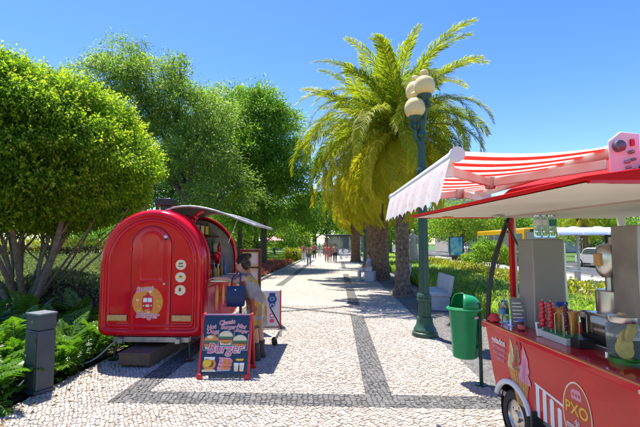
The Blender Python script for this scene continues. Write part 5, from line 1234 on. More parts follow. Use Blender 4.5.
# clipped ficus dome on many pale stems
FX, FY = -7.02, 8.75; FRX, FZ0, FZ1 = 2.42, 1.98, 5.5
ft = thing('clipped_tree', 'clipped dome-shaped ficus tree on many pale stems behind the power pillar', 'tree', (FX, FY, 0))
def dome(n, lo=.93, hi=1.04):
    u = RNG.random(n)*2*PI; v = np.arcsin(RNG.uniform(-.99, 1, n)); d = np.stack([np.cos(v)*np.cos(u), np.cos(v)*np.sin(u), np.sin(v)], 1)
    e = .78
    q = np.sign(d)*np.abs(d)**e
    lump = 1+.05*np.sin(q[:, 0]*9+q[:, 2]*7)+.03*np.sin(q[:, 1]*11-q[:, 2]*13+2)+.025*np.sin(q[:, 2]*17+q[:, 0]*5)
    zc = (FZ0+FZ1)/2; hz = (FZ1-FZ0)/2; rr = RNG.uniform(lo, hi, n)*lump
    P = np.stack([q[:, 0]*FRX*rr*(1-.12*np.clip(q[:, 2], 0, 1)), q[:, 1]*FRX*rr*(1-.12*np.clip(q[:, 2], 0, 1)), zc+q[:, 2]*hz*np.where(q[:, 2] < 0, np.minimum(rr, 1.0)+RNG.normal(0, .03, n), rr)], 1)
    return P, d
nA = 150000
P, d = dome(nA); cl_ = np.sin(P[:, 0]*5+3*np.sin(P[:, 2]*3))*np.sin(P[:, 1]*5+2*np.sin(P[:, 2]*4+1))*np.sin(P[:, 2]*5.5)
D = d*.55+RNG.normal(size=(nA, 3))*.45; D[:, 2] -= .75
gap = np.sin(P[:, 0]*6.5+2*np.sin(P[:, 2]*2.1))*np.sin(P[:, 1]*6.1+1.7*np.sin(P[:, 2]*3))*np.sin(P[:, 2]*6.3+1.3*np.sin(P[:, 0]*4)); ok = (gap > -.30) | (RNG.random(nA) < .30); P, d, D, cl_ = P[ok], d[ok], D[ok], cl_[ok]; P = P*1.; P[:, :2] *= (1+.03*gap[ok])[:, None]
T = np.clip(.42+.24*cl_+RNG.normal(0, .11, len(P)), 0, 1)
P += RNG.normal(size=P.shape)*.05
ns_ = 3800; Pi, di = dome(ns_, 1.0, 1.02)                        # young shoots standing out of the clipped face
k8 = 9; Ps = np.repeat(Pi, k8, 0)+np.repeat(di*np.array([1, 1, .6])+np.array([0, 0, .25]), k8, 0)*(np.tile(np.arange(k8), ns_)*.030*np.repeat(RNG.uniform(.4, 1.5, ns_), k8))[:, None]
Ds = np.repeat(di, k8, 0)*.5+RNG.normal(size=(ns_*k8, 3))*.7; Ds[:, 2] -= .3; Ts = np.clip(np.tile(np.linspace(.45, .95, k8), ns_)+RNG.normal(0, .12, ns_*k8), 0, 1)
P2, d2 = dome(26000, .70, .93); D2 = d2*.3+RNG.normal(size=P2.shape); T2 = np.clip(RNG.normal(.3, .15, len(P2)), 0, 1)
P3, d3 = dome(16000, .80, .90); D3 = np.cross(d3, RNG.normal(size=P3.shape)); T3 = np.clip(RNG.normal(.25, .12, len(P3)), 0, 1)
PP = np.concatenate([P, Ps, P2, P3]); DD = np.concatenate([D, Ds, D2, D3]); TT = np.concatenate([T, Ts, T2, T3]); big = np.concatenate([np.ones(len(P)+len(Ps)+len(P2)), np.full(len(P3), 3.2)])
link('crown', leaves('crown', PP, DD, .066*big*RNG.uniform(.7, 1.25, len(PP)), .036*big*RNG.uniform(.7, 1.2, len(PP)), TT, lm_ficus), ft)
rr = random.Random(4)
for j in range(15):                                              # each stem a part of its own
    a = j*2.4; r0 = .12+.42*rr.random(); b = MB(); x0, y0 = r0*math.cos(a)*1.2, r0*math.sin(a)*.8
    ex_, ey_ = x0*1.0+math.cos(a)*rr.uniform(.3, 1.2), y0+math.sin(a)*rr.uniform(.3, 1.1)
    pts = [(x0*.6, y0*.6, -.05), (x0+.05*math.cos(a), y0, .5), (x0*.5+ex_*.5+rr.uniform(-.12, .12), (y0+ey_)/2, 1.25), (ex_, ey_, 2.2), (ex_*1.2, ey_*1.2, 3.1)]
    q0 = rr.uniform(.036, .066); b.tube(smooth_pts(pts, 5), [q0*(1.25-.7*i/20) for i in range(21)], 10)
    for _ in range(2):
        k_ = Vector(pts[2]).lerp(Vector(pts[3]), rr.random()*.6); b.tube(smooth_pts([k_, k_+Vector((rr.uniform(-.3, .3), rr.uniform(-.3, .3), .5)), k_+Vector((rr.uniform(-.8, .8), rr.uniform(-.8, .8), 1.2))], 4), [q0*.5*(1-.07*i) for i in range(9)], 7)
    b.build('stem', bark, ft, smooth=60)
bb = MB()
for j, (dx, dz) in enumerate(((1.7, 2.1), (2.05, 2.0), (2.3, 2.15), (1.3, 2.2))):
    bb = MB(); bb.tube(smooth_pts([(.25, .1+.1*j, .25+.1*j), (dx*.35, .15*j, .8), (dx*.75, .2*j-.2, 1.55), (dx, .25*j-.3, dz), (dx*1.15, .3*j-.3, dz+.5)], 4), [.036*(1-.045*i) for i in range(17)], 8).build('stem', bark, ft, smooth=60)

G = 'trees on the lawn behind the caravan'
def px_lobe(px, py, Y, rpx, base, ry=None, rz=None):
    p = at(px, py, Y); r = rpx/FPX*Y; return (tuple(p-Vector(base)), (r, (ry or 1)*r, (rz or .9)*r))
B1 = (-8.3, 21.5, 0)
tree('feathery_tree', 'tall feathery grey-green tree rising behind the clipped dome', B1, 4.5, .28, [px_lobe(112, 95, 21, 44, B1), px_lobe(150, 90, 21, 40, B1), px_lobe(185, 120, 21.5, 42, B1), px_lobe(200, 165, 21, 44, B1), px_lobe(160, 150, 22, 50, B1), px_lobe(130, 60, 21.5, 22, B1), px_lobe(172, 72, 21.5, 20, B1), px_lobe(215, 115, 21.5, 24, B1), px_lobe(225, 195, 20.5, 34, B1)], 66000, .18, .055, lm_tipu, per=150, clump=.62, shell=.55, group=G)
B2 = (-4.9, 26.5, 0)
tree('leafy_tree', 'tall green tree with upright crown between the feathery tree and the palms', B2, 4.2, .26, [px_lobe(258, 120, 26.5, 33, B2), px_lobe(250, 165, 26, 42, B2), px_lobe(285, 165, 27, 30, B2), px_lobe(278, 125, 26.5, 24, B2), px_lobe(240, 130, 26.5, 24, B2), px_lobe(270, 205, 26, 42, B2), px_lobe(262, 98, 26.5, 14, B2)], 62000, .20, .075, lm_green, per=170, clump=.74, shell=.55, group=G)
B3 = (-7.6, 31, 0)
tree('leafy_tree', 'bushy mid green tree behind the caravan roof', B3, 3.5, .25, [px_lobe(222, 118, 31, 36, B3), px_lobe(205, 160, 31, 46, B3), px_lobe(240, 185, 31, 48, B3), px_lobe(232, 100, 31, 18, B3)], 36000, .24, .09, lm_lime, per=130, clump=.85, group=G)
B4 = (-12.5, 27, 0)
tree('leafy_tree', 'dark tree hidden behind the clipped dome', B4, 3.5, .25, [((0, 0, 6), (3, 3, 2.6)), ((2.5, 0, 5), (2.6, 2.6, 2.2)), ((-2.5, 1, 5), (2.6, 2.6, 2.2))], 16000, .25, .09, lm_dark, per=24, clump=.6, group=G)
far_l = [(-8.5, 42, 'dark broad tree shading the far lawn', lm_dark, 7.5, 4.2), (-13, 40, 'green tree on the far lawn behind the leafy tree', lm_green, 8, 4.4), (-5.6, 50, 'small lime green tree at the edge of the far promenade', lm_lime, 4.2, 2.1), (-9.5, 60, 'wide dark tree far down the lawn', lm_dark, 8.5, 5), (-18, 52, 'green tree at the far side of the lawn', lm_green, 9, 5.2), (-4.4, 74, 'dark tree closing the left end of the promenade', lm_dark, 11.5, 5.2), (-14, 78, 'tall green tree far beyond the lawn', lm_green, 10, 6), (1.0, 104, 'dark tree closing the far end of the promenade', lm_dark, 17, 8.5), (-6, 112, 'green tree beyond the far end of the promenade', lm_green, 17, 9), (9, 96, 'tall dark tree behind the glass kiosk', lm_dark, 10, 6), (-22, 34, 'dense green tree left of the feathery tree', lm_green, 8, 4.5), (-26, 70, 'distant dark tree left of the lawn', lm_dark, 9, 6)]
def round_tree(x, y, label, m, h, r, n=9000, group='distant trees', low=.22):
    lo = [((0, 0, h-r*.75), (r, r, r*.72)), ((r*.5, -.3, h-r*1.1), (r*.7, r*.7, r*.55)), ((-r*.55, .2, h-r*1.05), (r*.7, r*.7, r*.6)), ((.1, -r*.4, h-r*.9), (r*.7, r*.6, r*.6))]
    s_ = .0088*abs(y)+.1*(y < 0)
    tree('round_tree', label, (x, y, 0), max(1.2, h-r*1.5), .10+r*.035, lo, n, max(.16, s_*.62), max(.07, s_*.27), m, per=16, clump=r*.16, shell=.4, group=group)
far_l += [(-2.2, 84, 'dark tree behind the small grey kiosk', lm_dark, 10, 4.5), (5.5, 78, 'green tree behind the glass kiosk roof', lm_green, 9, 4.5), (-11.5, 50, 'low bushy tree on the far lawn', lm_lime, 4.2, 3), (-16.5, 62, 'low dark bushy tree on the far lawn', lm_dark, 4.8, 3.6), (-22, 58, 'low green bushy tree beyond the golden hedge', lm_green, 5, 3.8), (-29, 50, 'low bushy tree far left of the lawn', lm_green, 5, 4), (-36, 60, 'broad bushy tree at the far left edge', lm_dark, 6, 4.5), (-7.4, 66, 'low lime tree beside the far promenade', lm_lime, 4.6, 2.8)]
for x_, y_, lb_, m_, h_, r_ in far_l: round_tree(x_, y_, lb_, m_, h_, r_, 8000 if y_ > 45 else 12000)
for x_, y_, lb_, m_, h_, r_ in ((-9, -9, 'green tree behind the viewpoint on the left bed', lm_green, 8, 4), (9, -13, 'dark tree behind the viewpoint on the street side', lm_dark, 8, 4.5), (-5.5, -22, 'lime green tree far behind the viewpoint', lm_lime, 9, 4.5)): round_tree(x_, y_, lb_, m_, h_, r_, 6000, 'trees behind the viewpoint')
far_r = [(13.5, 44, 'light green street tree above the advertising panel', lm_lime, 6.6, 3.2), (18.5, 47, 'green street tree behind the parked blue car', lm_green, 7, 3.6), (12, 58, 'green tree behind the pale statue', lm_green, 7.2, 3.8), (24.2, 40, 'bright green street tree beyond the yellow bus', lm_lime, 6.6, 3.6), (25, 29, 'green street tree behind the bus shelter', lm_green, 5.6, 3.4), (30, 36, 'dark green street tree right of the bus shelter', lm_dark, 7, 4), (24, 62, 'tall green tree beyond the street', lm_green, 9, 5), (34, 55, 'lime green tree far across the street', lm_lime, 8, 4.6), (8, 52, 'green tree behind the slender palm', lm_green, 6.2, 3.2), (31, 24, 'green tree across the street from the cart', lm_green, 6, 3.5), (6.4, 66, 'dark tree right of the glass kiosk', lm_dark, 8, 4)]
for x_, y_, lb_, m_, h_, r_ in far_r: round_tree(x_, y_, lb_, m_, h_, r_, 9000, 'street trees')
palm((14.6, 48, 0), 'small feather palm beside the parked blue car', 3.6, .28, .26, .1, 3.0, 38, 31, lo=-35)
palm((19.8, 33, 0), 'small feather palm behind the yellow bus', 4.0, .26, .24, .1, 2.8, 38, 32, lo=-35)

def shrub(x_, y_, h_, r_, label, m_):
    t = thing('shrub', label, 'shrub', (x_, y_, 0), 0, 'shrubs along the street'); b = MB()
    for j in range(7): a = j*.9; limb_tube(b, (.05*math.cos(a), .05*math.sin(a), -.05), (r_*.6*math.cos(a), r_*.6*math.sin(a), h_*.75), .03, .008, j)
    b.build('stems', bark_d, t, smooth=60)
    P, D, T = lobe_foliage([((0, 0, h_*.58), (r_, r_, h_*.45)), ((r_*.3, -r_*.2, h_*.42), (r_*.8, r_*.8, h_*.38))], 3600, 30, r_*.22, .45, .2)
    P[:, 2] = np.maximum(P[:, 2], .03); link('foliage', leaves('foliage', P, D, .15*RNG.uniform(.7, 1.2, len(P)), .06, T, m_), t)
shrub(9.3, 25.5, 1.9, 1.0, 'round green shrub in front of the yellow bus', lm_green); shrub(10.6, 24.0, 1.7, .9, 'lime shrub beside the bus shelter', lm_lime); shrub(10.2, 31, .95, .7, 'lime shrub between the advertising panel and the bus', lm_lime)
# ------------------------------------------------------------------ shrubs, hedges, ground cover
def scatter(name, pts, nrm, L, Wd, m, tmean=.5, spread=.5, droop=.1, parent=None, kind='stuff'):
    D = nrm*spread+RNG.normal(size=pts.shape)*.6; D[:, 2] -= droop
    o = link(name, leaves(name, pts, D, L*RNG.uniform(.7, 1.3, len(pts)), Wd*RNG.uniform(.7, 1.2, len(pts)), np.clip(RNG.normal(tmean, .2, len(pts)), 0, 1), m), parent)
    if kind: o['kind'] = kind
    return o
def bank(name, x0, x1, y0, y1, hf, n, L, Wd, m, near=1.0, tmean=.5):
    gx, gy = np.meshgrid(np.linspace(x0, x1, 36), np.linspace(y0, y1, 30)); gz = hf(gx, gy)-.08
    V = np.stack([gx, gy, gz], -1).reshape(-1, 3); F = [(j*36+i, j*36+i+1, (j+1)*36+i+1, (j+1)*36+i) for j in range(29) for i in range(35)]
    base = link(name, fastmesh(name, V, F, m_soil, smooth=True)); base['kind'] = 'stuff'; base['label'] = name.replace('_', ' ')+' bank'
    x = RNG.uniform(x0, x1, n); y = y0+(y1-y0)*RNG.random(n)**near; e = .05
    z = hf(x, y)+np.abs(RNG.normal(0, .05, n))
    nr = unit(np.stack([-(hf(x+e, y)-hf(x-e, y))/(2*e), -(hf(x, y+e)-hf(x, y-e))/(2*e), np.ones(n)], 1))
    scatter('leaves', np.stack([x, y, z], 1), nr, L, Wd, m, tmean, .6, .0, base)
    return base
def edge(v, a, b, w): return np.clip((v-a)/w, 0, 1)**.5*np.clip((b-v)/w, 0, 1)**.5
bank('shrub_bank', -12, -3.75, 8.6, 11.2, lambda x, y: (.72+.16*np.sin(x*2.1+y)+.08*np.sin(x*4.7-y*3))*edge(x, -13, -3.7, .5)*edge(y, 8.5, 11.3, .5), 16000, .075, .035, lm_sage, tmean=.6)
bank('slope_cover', -13, -3.9, 11.2, 15.4, lambda x, y: (.62+.15*(y-11.2)+.05*np.sin(x*3+y*2))*edge(x, -14, -3.85, .6)*edge(y, 11.1, 15.5, .35), 17000, .085, .034, lm_sage, tmean=.45)
def box_hedge(name, label, x0, x1, y0, y1, h, n, L, Wd, m, hcore=.9):
    t = thing(name, label, 'hedge', ((x0+x1)/2, (y0+y1)/2, 0)); w, dd_ = x1-x0, y1-y0
    MB().box((0, 0, h*hcore/2), (w-.25, dd_-.25, h*hcore)).build('branches', m_soil, t, bevel=.08)
    ar = np.array([w*h, w*h, dd_*h, dd_*h, w*dd_]); f = RNG.choice(5, n, p=ar/ar.sum()); a, b = RNG.random(n), RNG.random(n)
    P = np.zeros((n, 3)); Nn = np.zeros((n, 3))
    for k_, (fx, nrm) in enumerate(((lambda: (w*(a-.5), -dd_/2, h*b), (0, -1, .3)), (lambda: (w*(a-.5), dd_/2, h*b), (0, 1, .3)), (lambda: (-w/2, dd_*(a-.5), h*b), (-1, 0, .3)), (lambda: (w/2, dd_*(a-.5), h*b), (1, 0, .3)), (lambda: (w*(a-.5), dd_*(b-.5), h), (0, 0, 1)))):
        s_ = f == k_; v = fx()
        for ax in range(3): P[s_, ax] = (v[ax][s_] if hasattr(v[ax], '__len__') else v[ax])
        Nn[s_] = nrm
    P += RNG.normal(size=P.shape)*.07+Nn*(.06*np.sin(P[:, :1]*5+P[:, 2:]*4)); P[:, 2] = np.maximum(P[:, 2], .02)
    o = scatter('foliage', P, Nn, L, Wd, m, .5, .6, .05, t, kind=None); return t
box_hedge('hedge', 'golden yellow-green hedge behind the clipped tree stems', -17, -5.4, 16.2, 17.6, 1.72, 15000, .11, .055, lm_yel)
box_hedge('hedge', 'golden rounded hedge at the far end of the left lawn', -4.9, -3.7, 38, 42, 1.0, 3500, .16, .09, lm_yel)
box_hedge('hedge', 'low yellow-green clipped hedge along the street behind the bench', 5.6, 7.6, 9, 34, .46, 12000, .12, .06, lm_yel)
bank('flower_cover', -6.4, -3.6, 19, 33, lambda x, y: (.22+.04*np.sin(x*5+y*2))*edge(x, -6.5, -3.55, .25)*edge(y, 18.9, 33.1, .3), 11000, .12, .07, lm_red, tmean=.62)
x = RNG.uniform(-14, -3.6, 16000); y = 17.7+RNG.random(16000)**1.6*46
keep = ~((x > -6.4) & (y > 19) & (y < 33)); x, y = x[keep], y[keep]
scatter('lawn_grass', np.stack([x, y, np.full(len(x), -.1)], 1), np.tile([0, 0, 1.5], (len(x), 1)), .20, .035, lm_lime, .45, 1.2, -.3)
# strap-leaved planting on the right
def blades(name, x, y, z0, h, w, m, seed):
    n = len(x); a = RNG.random(n)*2*PI; ln = h*RNG.uniform(.6, 1.2, n); out = ln*RNG.uniform(.25, .8, n)
    dx, dy = np.cos(a), np.sin(a); sx, sy = -dy*w/2, dx*w/2; V = np.zeros((n, 8, 3))
    for k_, (t, hh, ww) in enumerate(((0, 0, .8), (.3, .62, 1), (.7, .92, .8), (1.05, .80, .12))):
        cx_, cy_, cz_ = x+dx*out*t, y+dy*out*t, z0+ln*hh
        V[:, 2*k_] = np.stack([cx_-sx*ww, cy_-sy*ww, cz_], 1); V[:, 2*k_+1] = np.stack([cx_+sx*ww, cy_+sy*ww, cz_], 1)
    i = np.arange(n)[:, None]*8; F = np.concatenate([i+np.array([[0, 1, 3, 2]]), i+np.array([[2, 3, 5, 4]]), i+np.array([[4, 5, 7, 6]])])
    T = np.repeat(np.clip(RNG.normal(.5, .2, n), 0, 1), 8); return tag(link(name, fastmesh(name, V.reshape(-1, 3), F, m, T)), kind='stuff')
x = RNG.uniform(3.2, 5.7, 26000); y = 5.5+RNG.random(26000)**1.7*40
q = np.sin(x*4.1)*np.sin(y*4.3); keep = q > -.55; blades('strap_leaf_plants', x[keep], y[keep], -.02, .52, .030, lm_lime, 1)
x = RNG.uniform(3.3, 8.2, 9000); y = 34+RNG.random(9000)*50; blades('strap_leaf_plants', x, y, -.02, .5, .07, lm_lime, 2)
# ferns and philodendrons round the pillar: each plant a thing, each frond a part
def fern_mesh(name, L, droop, npair, ll, lw, seed):
    r = np.random.default_rng(seed); V = []; F = []; T = []; ns = 10; pts = []; p = np.zeros(3)
    for i in range(ns+1):
        pts.append(p.copy()); an = .35-droop*(i/ns)**1.3; p = p+np.array([math.cos(an), 0, math.sin(an)])*L/ns
    pts = np.array(pts)
    for i in range(ns):
        w = .006*(1-i/ns)+.002; b0 = len(V); V += [pts[i]+[0, w, 0], pts[i]-[0, w, 0], pts[i+1]-[0, w, 0], pts[i+1]+[0, w, 0]]; T += [.4]*4; F.append((b0, b0+1, b0+2, b0+3))
    for j in range(npair):
        t = .22+.78*(j+.5)/npair; f = t*ns; i = min(int(f), ns-1); c = pts[i]+(pts[i+1]-pts[i])*(f-i); d = unit((pts[i+1]-pts[i])[None])[0]
        l = ll*math.sin(PI*min(.97, .28+.68*t))*r.uniform(.9, 1.1)
        for sy in (-1, 1):
            dr = unit((d*(.55+.4*t)+np.array([0, sy, 0])+np.array([0, 0, r.uniform(-.1, .22)]))[None])[0]; sd = unit(np.cross(dr, [0, 0, 1])[None])[0]*lw
            mid = c+dr*l*.5+[0, 0, .01]; tip = c+dr*l+np.array([0, 0, -.28*l]); b0 = len(V)
            V += [c, mid+sd, tip, mid-sd]; T += [float(np.clip(.45+r.normal()*.15, 0, 1))]*4; F.append((b0, b0+1, b0+2, b0+3))
    return fastmesh(name, np.array(V), np.array(F), lm_fern, T)
FERN = [fern_mesh('frond', .72, 1.0, 15, .21, .021, 1), fern_mesh('frond', .66, 1.35, 14, .20, .022, 2), fern_mesh('frond', .60, .7, 13, .19, .020, 3)]
rr = random.Random(17)
spots = [(-3.62, 5.35, 1.0), (-3.95, 5.75, 1.1), (-3.72, 6.1, 1.0), (-4.25, 5.25, 1.1), (-3.75, 4.85, .8), (-4.05, 4.55, 1.0), (-3.78, 4.15, .95), (-4.35, 6.3, 1.15), (-4.6, 5.7, 1.2), (-4.9, 6.7, 1.2), (-4.1, 6.9, 1.1), (-3.7, 7.1, 1.0), (-4.5, 4.9, 1.1), (-5.2, 5.9, 1.2), (-3.95, 3.75, .9), (-4.4, 4.15, 1.0), (-5.6, 7.2, 1.2), (-4.6, 7.6, 1.1), (-5.2, 8.0, 1.1), (-6.2, 6.9, 1.2)]
for i, (x_, y_, s_) in enumerate(spots):
    t = thing('fern', 'arching green fern in the shaded bed beside the power pillar' if y_ < 5 else 'arching green fern in the bed beside the red caravan', 'fern', (x_, y_, .0), rr.uniform(0, 6), 'ferns in the left bed')
    for j in range(17):
        o = link('frond', FERN[j % 3], t); el = R(rr.uniform(5, 68)); sc_ = s_*rr.uniform(.75, 1.15)
        o.matrix_local = Matrix.Rotation(j*2.4+rr.uniform(-.3, .3), 4, 'Z') @ Matrix.Rotation(-el, 4, 'Y') @ Matrix.Rotation(rr.uniform(-.3, .3), 4, 'X') @ Matrix.Diagonal((sc_, sc_, sc_, 1))
x = RNG.uniform(-8.5, -3.48, 9000); y = RNG.uniform(2.5, 8.6, 9000)
scatter('low_cover', np.stack([x, y, .02+RNG.random(9000)**2*.16], 1), np.tile([0, 0, 1.], (9000, 1)), .11, .055, lm_dark, .5, .6, .0)
# fallen leaves on the pavement edge
x = -3.4+np.abs(RNG.normal(0, .35, 160)); y = RNG.uniform(3.6, 6.2, 160)
scatter('fallen_leaves', np.stack([x, y, np.full(160, .008)], 1), RNG.normal(size=(160, 3))*np.array([1, 1, .05]), .045, .022, mat('dry_leaf', (.22, .12, .04), .8), .5, 3, 0)

# ------------------------------------------------------------------ far street and promenade furniture
def car(loc, rz, label, m, s=1.):
    t = thing('parked_car', label, 'car', loc, rz)
    prof_ = [(-2.0, .30), (-2.05, .62), (-1.9, .86), (-1.55, .95), (-1.0, 1.38), (-.6, 1.46), (.45, 1.45), (.85, 1.36), (1.25, .98), (1.95, .82), (2.05, .60), (2.02, .30)]
    L_ = []
    for x_, in_ in ((-.80, .06), (-.74, 0), (.74, 0), (.80, .06)): L_.append([(x_, y_*(1-in_*.2), z_-(in_ if z_ > .5 else 0)) for y_, z_ in prof_])
    b = MB(); b.loft(L_); b.build('body', m, t, bevel=.04)
    for sx in (-1, 1): xprism([(-1.0, .98), (-.9, 1.30), (-.5, 1.39), (.4, 1.38), (.75, 1.30), (1.08, .98)], sx*.795-.01, .02).build('side_window', glass_g, t)
    for y0, y1, z0, z1, nm in ((.90, 1.22, 1.33, 1.01, 'windscreen'), (-1.06, -1.5, 1.34, .98, 'rear_window')):
        MB().add([(-.66, y0, z0+.02), (.66, y0, z0+.02), (.72, y1, z1+.025), (-.72, y1, z1+.025)], [(0, 1, 2, 3)]).build(nm, glass_g, t)
    for sx in (-1, 1):
        MB().box((sx*.58, 2.02, .66), (.3, .06, .13)).build('headlight', chrome, t, bevel=.02); MB().box((sx*.62, -2.03, .72), (.2, .05, .16)).build('tail_light', MATS['bus_red'], t, bevel=.02)
        for yy in (-1.25, 1.3): wheel(t, (sx*.74, yy, .30), .30, .19, sx, steel)
    MB().box((0, 2.06, .42), (1.3, .05, .16)).build('grille', blackp, t); return t
car((14.6, 44, -.09), PI, 'pale blue car parked at the kerb beyond the advertising panel', mat('car_blue', (.22, .34, .48), .25, coat=.6))
car((19.2, 30, -.09), 0, 'white car on the far lane beyond the bus shelter', mat('car_white', (.68, .68, .68), .25, coat=.6))
bs = thing('bus', 'yellow city bus stopped at the kerb', 'bus', (15.0, 35.2, -.09))
MB().box((0, 0, 1.62), (2.4, 10, 2.6)).build('body', mat('bus_yellow', (.68, .36, .01), .3, coat=.4), bs, bevel=.12); MB().box((0, -5.02, 1.95), (2.1, .04, 1.3)).build('windscreen', glass_g, bs, bevel=.01); MB().box((0, -5.03, 2.72), (1.5, .04, .22)).build('destination_box', blackp, bs)
for i in range(7):
    for sx in (-1, 1): MB().box((sx*1.205, -4.1+1.35*i, 2.0), (.02, 1.2, 1.0)).build('side_window', glass_g, bs)
for sx in (-1, 1):
    MB().box((sx*.9, -5.03, .85), (.3, .04, .2)).build('headlight', chrome, bs)
    for yy in (-3.2, 3.0): wheel(bs, (sx*1.05, yy, .48), .48, .3, sx)
ap = thing('advertising_panel', 'freestanding advertising panel with a blue-green poster', 'advertising panel', (11.7, 40, 0))
MB().box((0, 0, 1.35), (1.35, .18, 2.0)).build('frame', blackp, ap, bevel=.02); MB().box((0, 0, .17), (.9, .14, .36)).build('foot', blackp, ap)
pm_ = bpy.data.materials.new('poster'); pm_.use_nodes = True; nt = pm_.node_tree; b_ = nt.nodes['Principled BSDF']; tc = nt.nodes.new('ShaderNodeTexCoord'); nz = nt.nodes.new('ShaderNodeTexNoise'); nz.inputs['Scale'].default_value = 2.2; nt.links.new(tc.outputs['Object'], nz.inputs['Vector']); rp = nt.nodes.new('ShaderNodeValToRGB'); rp.color_ramp.elements[0].color = (.01, .16, .28, 1); rp.color_ramp.elements[0].position = .35; rp.color_ramp.elements[1].color = (.30, .45, .30, 1); rp.color_ramp.elements[1].position = .7; e_ = rp.color_ramp.elements.new(.5); e_.color = (.04, .36, .44, 1); nt.links.new(nz.outputs['Fac'], rp.inputs[0]); nt.links.new(rp.outputs[0], b_.inputs['Base Color'])
MB().box((0, -.095, 1.38), (1.18, .012, 1.75)).build('poster', pm_, ap)
# bus shelter with a barrel roof
sh = thing('bus_shelter', 'bus shelter with a curved pale blue roof beyond the cart', 'bus shelter', (12.0, 18.2, 0))
pc = mat('polycarbonate', (.50, .58, .70), .3, spec=.6)
for i in range(5):
    rows = [[(-2.6+1.04*i+.02+j*1.0, .8*math.cos(a)*1.0, 2.05+.34*math.sin(a)) for a in [PI*k_/12 for k_ in range(13)]] for j in (0, 1)]
    b = MB(); b.loft(rows, caps=False, closed=False); b.build('roof_panel', pc, sh)
for i in range(6): MB().tube([(-2.6+1.04*i, .8*math.cos(a), 2.055+.35*math.sin(a)) for a in [PI*k_/12 for k_ in range(13)]], .03, 8).build('roof_rib', alu, sh)
for i, xx in enumerate((-2.55, -.95, .95, 2.55)): MB().box((xx, .72, 1.03), (.09, .09, 2.06)).build('post', steel_d, sh)
for i in range(3): MB().box((-1.72+1.72*i, .72, 1.15), (1.5, .02, 1.5)).build('glass_pane', glass, sh)
MB().box((0, .45, .46), (3.6, .38, .05)).build('seat', steel, sh, bevel=.01); [MB().box((x_, .45, .22), (.08, .3, .44)).build('seat_leg', steel_d, sh) for x_ in (-1.2, 1.2)]
cp = MB().box((.62, .3, 1.15), (1.2, .14, 1.8)).build('poster_case', blackp, sh, bevel=.02); MB().box((.62, .22, 1.15), (1.05, .01, 1.6)).build('poster', mat('poster_tan', (.45, .36, .22), .5, var=.4, scale=4), cp)
# pale statue on a plinth
sp0 = at(413, 262, 29); stt = thing('statue', 'pale stone statue of a robed figure beyond the slender palm', 'statue', (sp0.x, 29, 0))
stone = mat('statue_stone', (.46, .41, .33), .85, var=.15, scale=6, bump=.3)
MB().box((0, 0, .3), (.8, .7, .6)).build('plinth', stone, stt, bevel=.02)
MB().loft([[(cx_+rx_*(1+.10*math.sin(5*a))*math.cos(a), ry_*(1+.10*math.sin(4*a))*math.sin(a), z_) for a in [2*PI*i/22 for i in range(22)]] for z_, cx_, rx_, ry_ in ((.6, 0, .40, .34), (1.0, .02, .36, .3), (1.5, .03, .30, .26), (1.85, .0, .25, .2), (2.15, -.03, .29, .2), (2.32, -.02, .2, .15), (2.40, 0, .08, .08))]).sphere((.01, -.02, 2.53), (.12, .14, .16), 14, 10).tube(smooth_pts([(-.24, 0, 2.25), (-.36, -.1, 1.95), (-.22, -.28, 1.85)]), [.08]*12+[.06], 8).tube(smooth_pts([(.22, 0, 2.25), (.34, -.05, 1.95), (.30, -.2, 1.65)]), [.08]*12+[.06], 8).build('figure', stone, stt, smooth=60)
# glass kiosk and cafe furniture at the far end
kk = thing('glass_kiosk', 'dark-roofed glass kiosk at the far end of the promenade', 'kiosk', (3.2, 58, 0))
MB().box((0, 0, 2.75), (9.4, 5.4, .22)).build('roof', mat('kiosk_roof', (.03, .032, .035), .5), kk, bevel=.03); MB().box((0, 0, .1), (8.8, 4.9, .2)).build('floor', m_walk, kk)
for i in range(7): MB().box((-4.35+1.45*i, -2.4, 1.42), (.10, .10, 2.45)).build('post', steel_d, kk)
for i in range(6): MB().box((-3.62+1.45*i, -2.4, 1.42), (1.33, .03, 2.43)).build('glass_pane', glass_g, kk)
for sx in (-1, 1): MB().box((sx*4.35, 0, 1.42), (.04, 4.7, 2.43)).build('glass_pane', glass_g, kk)
k2 = thing('snack_kiosk', 'small grey kiosk with a dark awning beyond the walkers', 'kiosk', (-.4, 66, 0))
MB().box((0, 0, 1.25), (3.2, 2.4, 2.5)).build('cabin', mat('kiosk_grey', (.25, .24, .25), .6, var=.3, scale=2), k2, bevel=.03); MB().box((0, -1.3, 2.5), (3.8, 1.4, .12)).build('awning', blackp, k2); MB().box((0, -1.21, 1.5), (2.4, .03, 1.1)).build('window', glass_g, k2); MB().box((0, -1.35, .95), (2.6, .35, .06)).build('shelf', steel, k2)
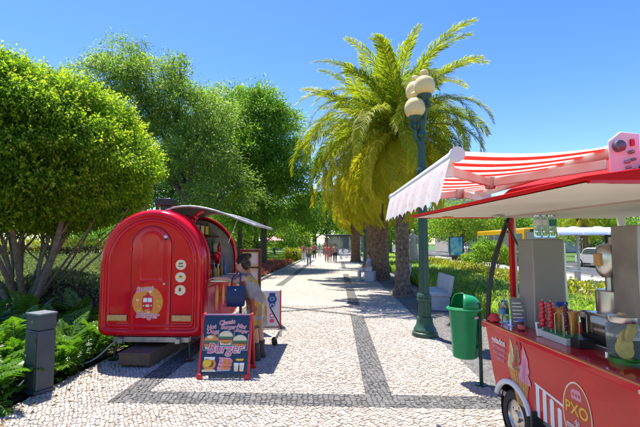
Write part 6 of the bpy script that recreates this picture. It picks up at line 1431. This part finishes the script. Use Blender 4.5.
def cafe_set(x_, y_, n_):
    t = thing('cafe_table', 'white round cafe table in front of the glass kiosk', 'table', (x_, y_, 0), 0, 'white cafe tables'); MB().lathe([(.36, .72), (.36, .75)], 18).build('top', white, t); MB().lathe([(.03, .02), (.03, .72)], 8).lathe([(.22, 0), (.22, .02)], 14).build('pedestal', alu, t)
    for j in range(n_):
        a = j*2*PI/n_+.5; c = thing('cafe_chair', 'white cafe chair at a round table before the glass kiosk', 'chair', (x_+.62*math.cos(a), y_+.62*math.sin(a), 0), a+PI/2, 'white cafe chairs')
        MB().box((0, 0, .44), (.42, .42, .04)).build('seat', white, c, bevel=.01); MB().box((0, -.20, .68), (.42, .035, .42)).build('backrest', white, c, bevel=.01)
        for lx in (-1, 1):
            for ly in (-1, 1): MB().tube([(lx*.17, ly*.17, .43), (lx*.20, ly*.20, 0)], .018, 6).build('leg', alu, c)
cafe_set(1.0, 47, 3); cafe_set(2.6, 49, 3); cafe_set(1.2, 52, 3)
def parasol(x_, y_, label, m):
    t = thing('parasol', label, 'parasol', (x_, y_, 0)); MB().tube([(0, 0, 0), (0, 0, 2.5)], .025, 8).build('pole', alu, t); MB().lathe([(.3, 0), (.3, .06)], 14).build('base', concrete, t)
    MB().lathe([(1.35, 1.95), (1.37, 2.0), (.7, 2.32), (.05, 2.55)], 8, caps=False).build('canopy', m, t, smooth=0)
parasol(-7.6, 47, 'pink and white parasol on the far lawn', mat('parasol_pink', (.62, .30, .28), .8)); parasol(-.9, 70, 'red parasol beside the small grey kiosk', mat('parasol_red', (.58, .05, .05), .8)); parasol(-9.2, 49, 'white parasol on the far lawn', wht)
# pale buildings across the street and beyond the lawn
def building(loc, rz, w, h, dpt, label, wall, nx, nz):
    t = thing('building', label, 'building', loc, rz); MB().box((0, 0, h/2), (w, dpt, h)).build('wall', wall, t); MB().box((0, 0, h+.15), (w+.5, dpt+.5, .3)).build('cornice', white, t)
    for i in range(nx):
        for j in range(nz):
            xx = -w/2+w*(i+.5)/nx; zz = 1.6+(h-1.6)*(j+.45)/nz
            f_ = MB().box((xx, -dpt/2-.02, zz), (1.3, .08, 1.9)).build('window', white, t); MB().box((xx, -dpt/2-.07, zz), (1.06, .03, 1.66)).build('pane', glass_g, f_)
    return t
building((38, 82, 0), 0, 34, 10, 10, 'pale cream building across the street behind the trees', mat('cream_wall', (.56, .50, .42), .85, var=.08, scale=.5), 9, 3)
building((-30, 105, 0), 0, 30, 11, 10, 'pale pink building beyond the left lawn', mat('pink_wall', (.55, .40, .36), .85, var=.08, scale=.5), 8, 3)
walker(471.5, 262, 'person in a red top standing by the street', cloth('red', (.6, .03, .04)), dk, hair_m, 1.7, 1.2, .1, loc=Vector((11.6, 34.5, 0))); walker(0, 0, 'person in white shirt and jeans standing by the street', wht, jeans, fair, 1.72, -1.2, .1, loc=Vector((10.6, 33.5, 0)))
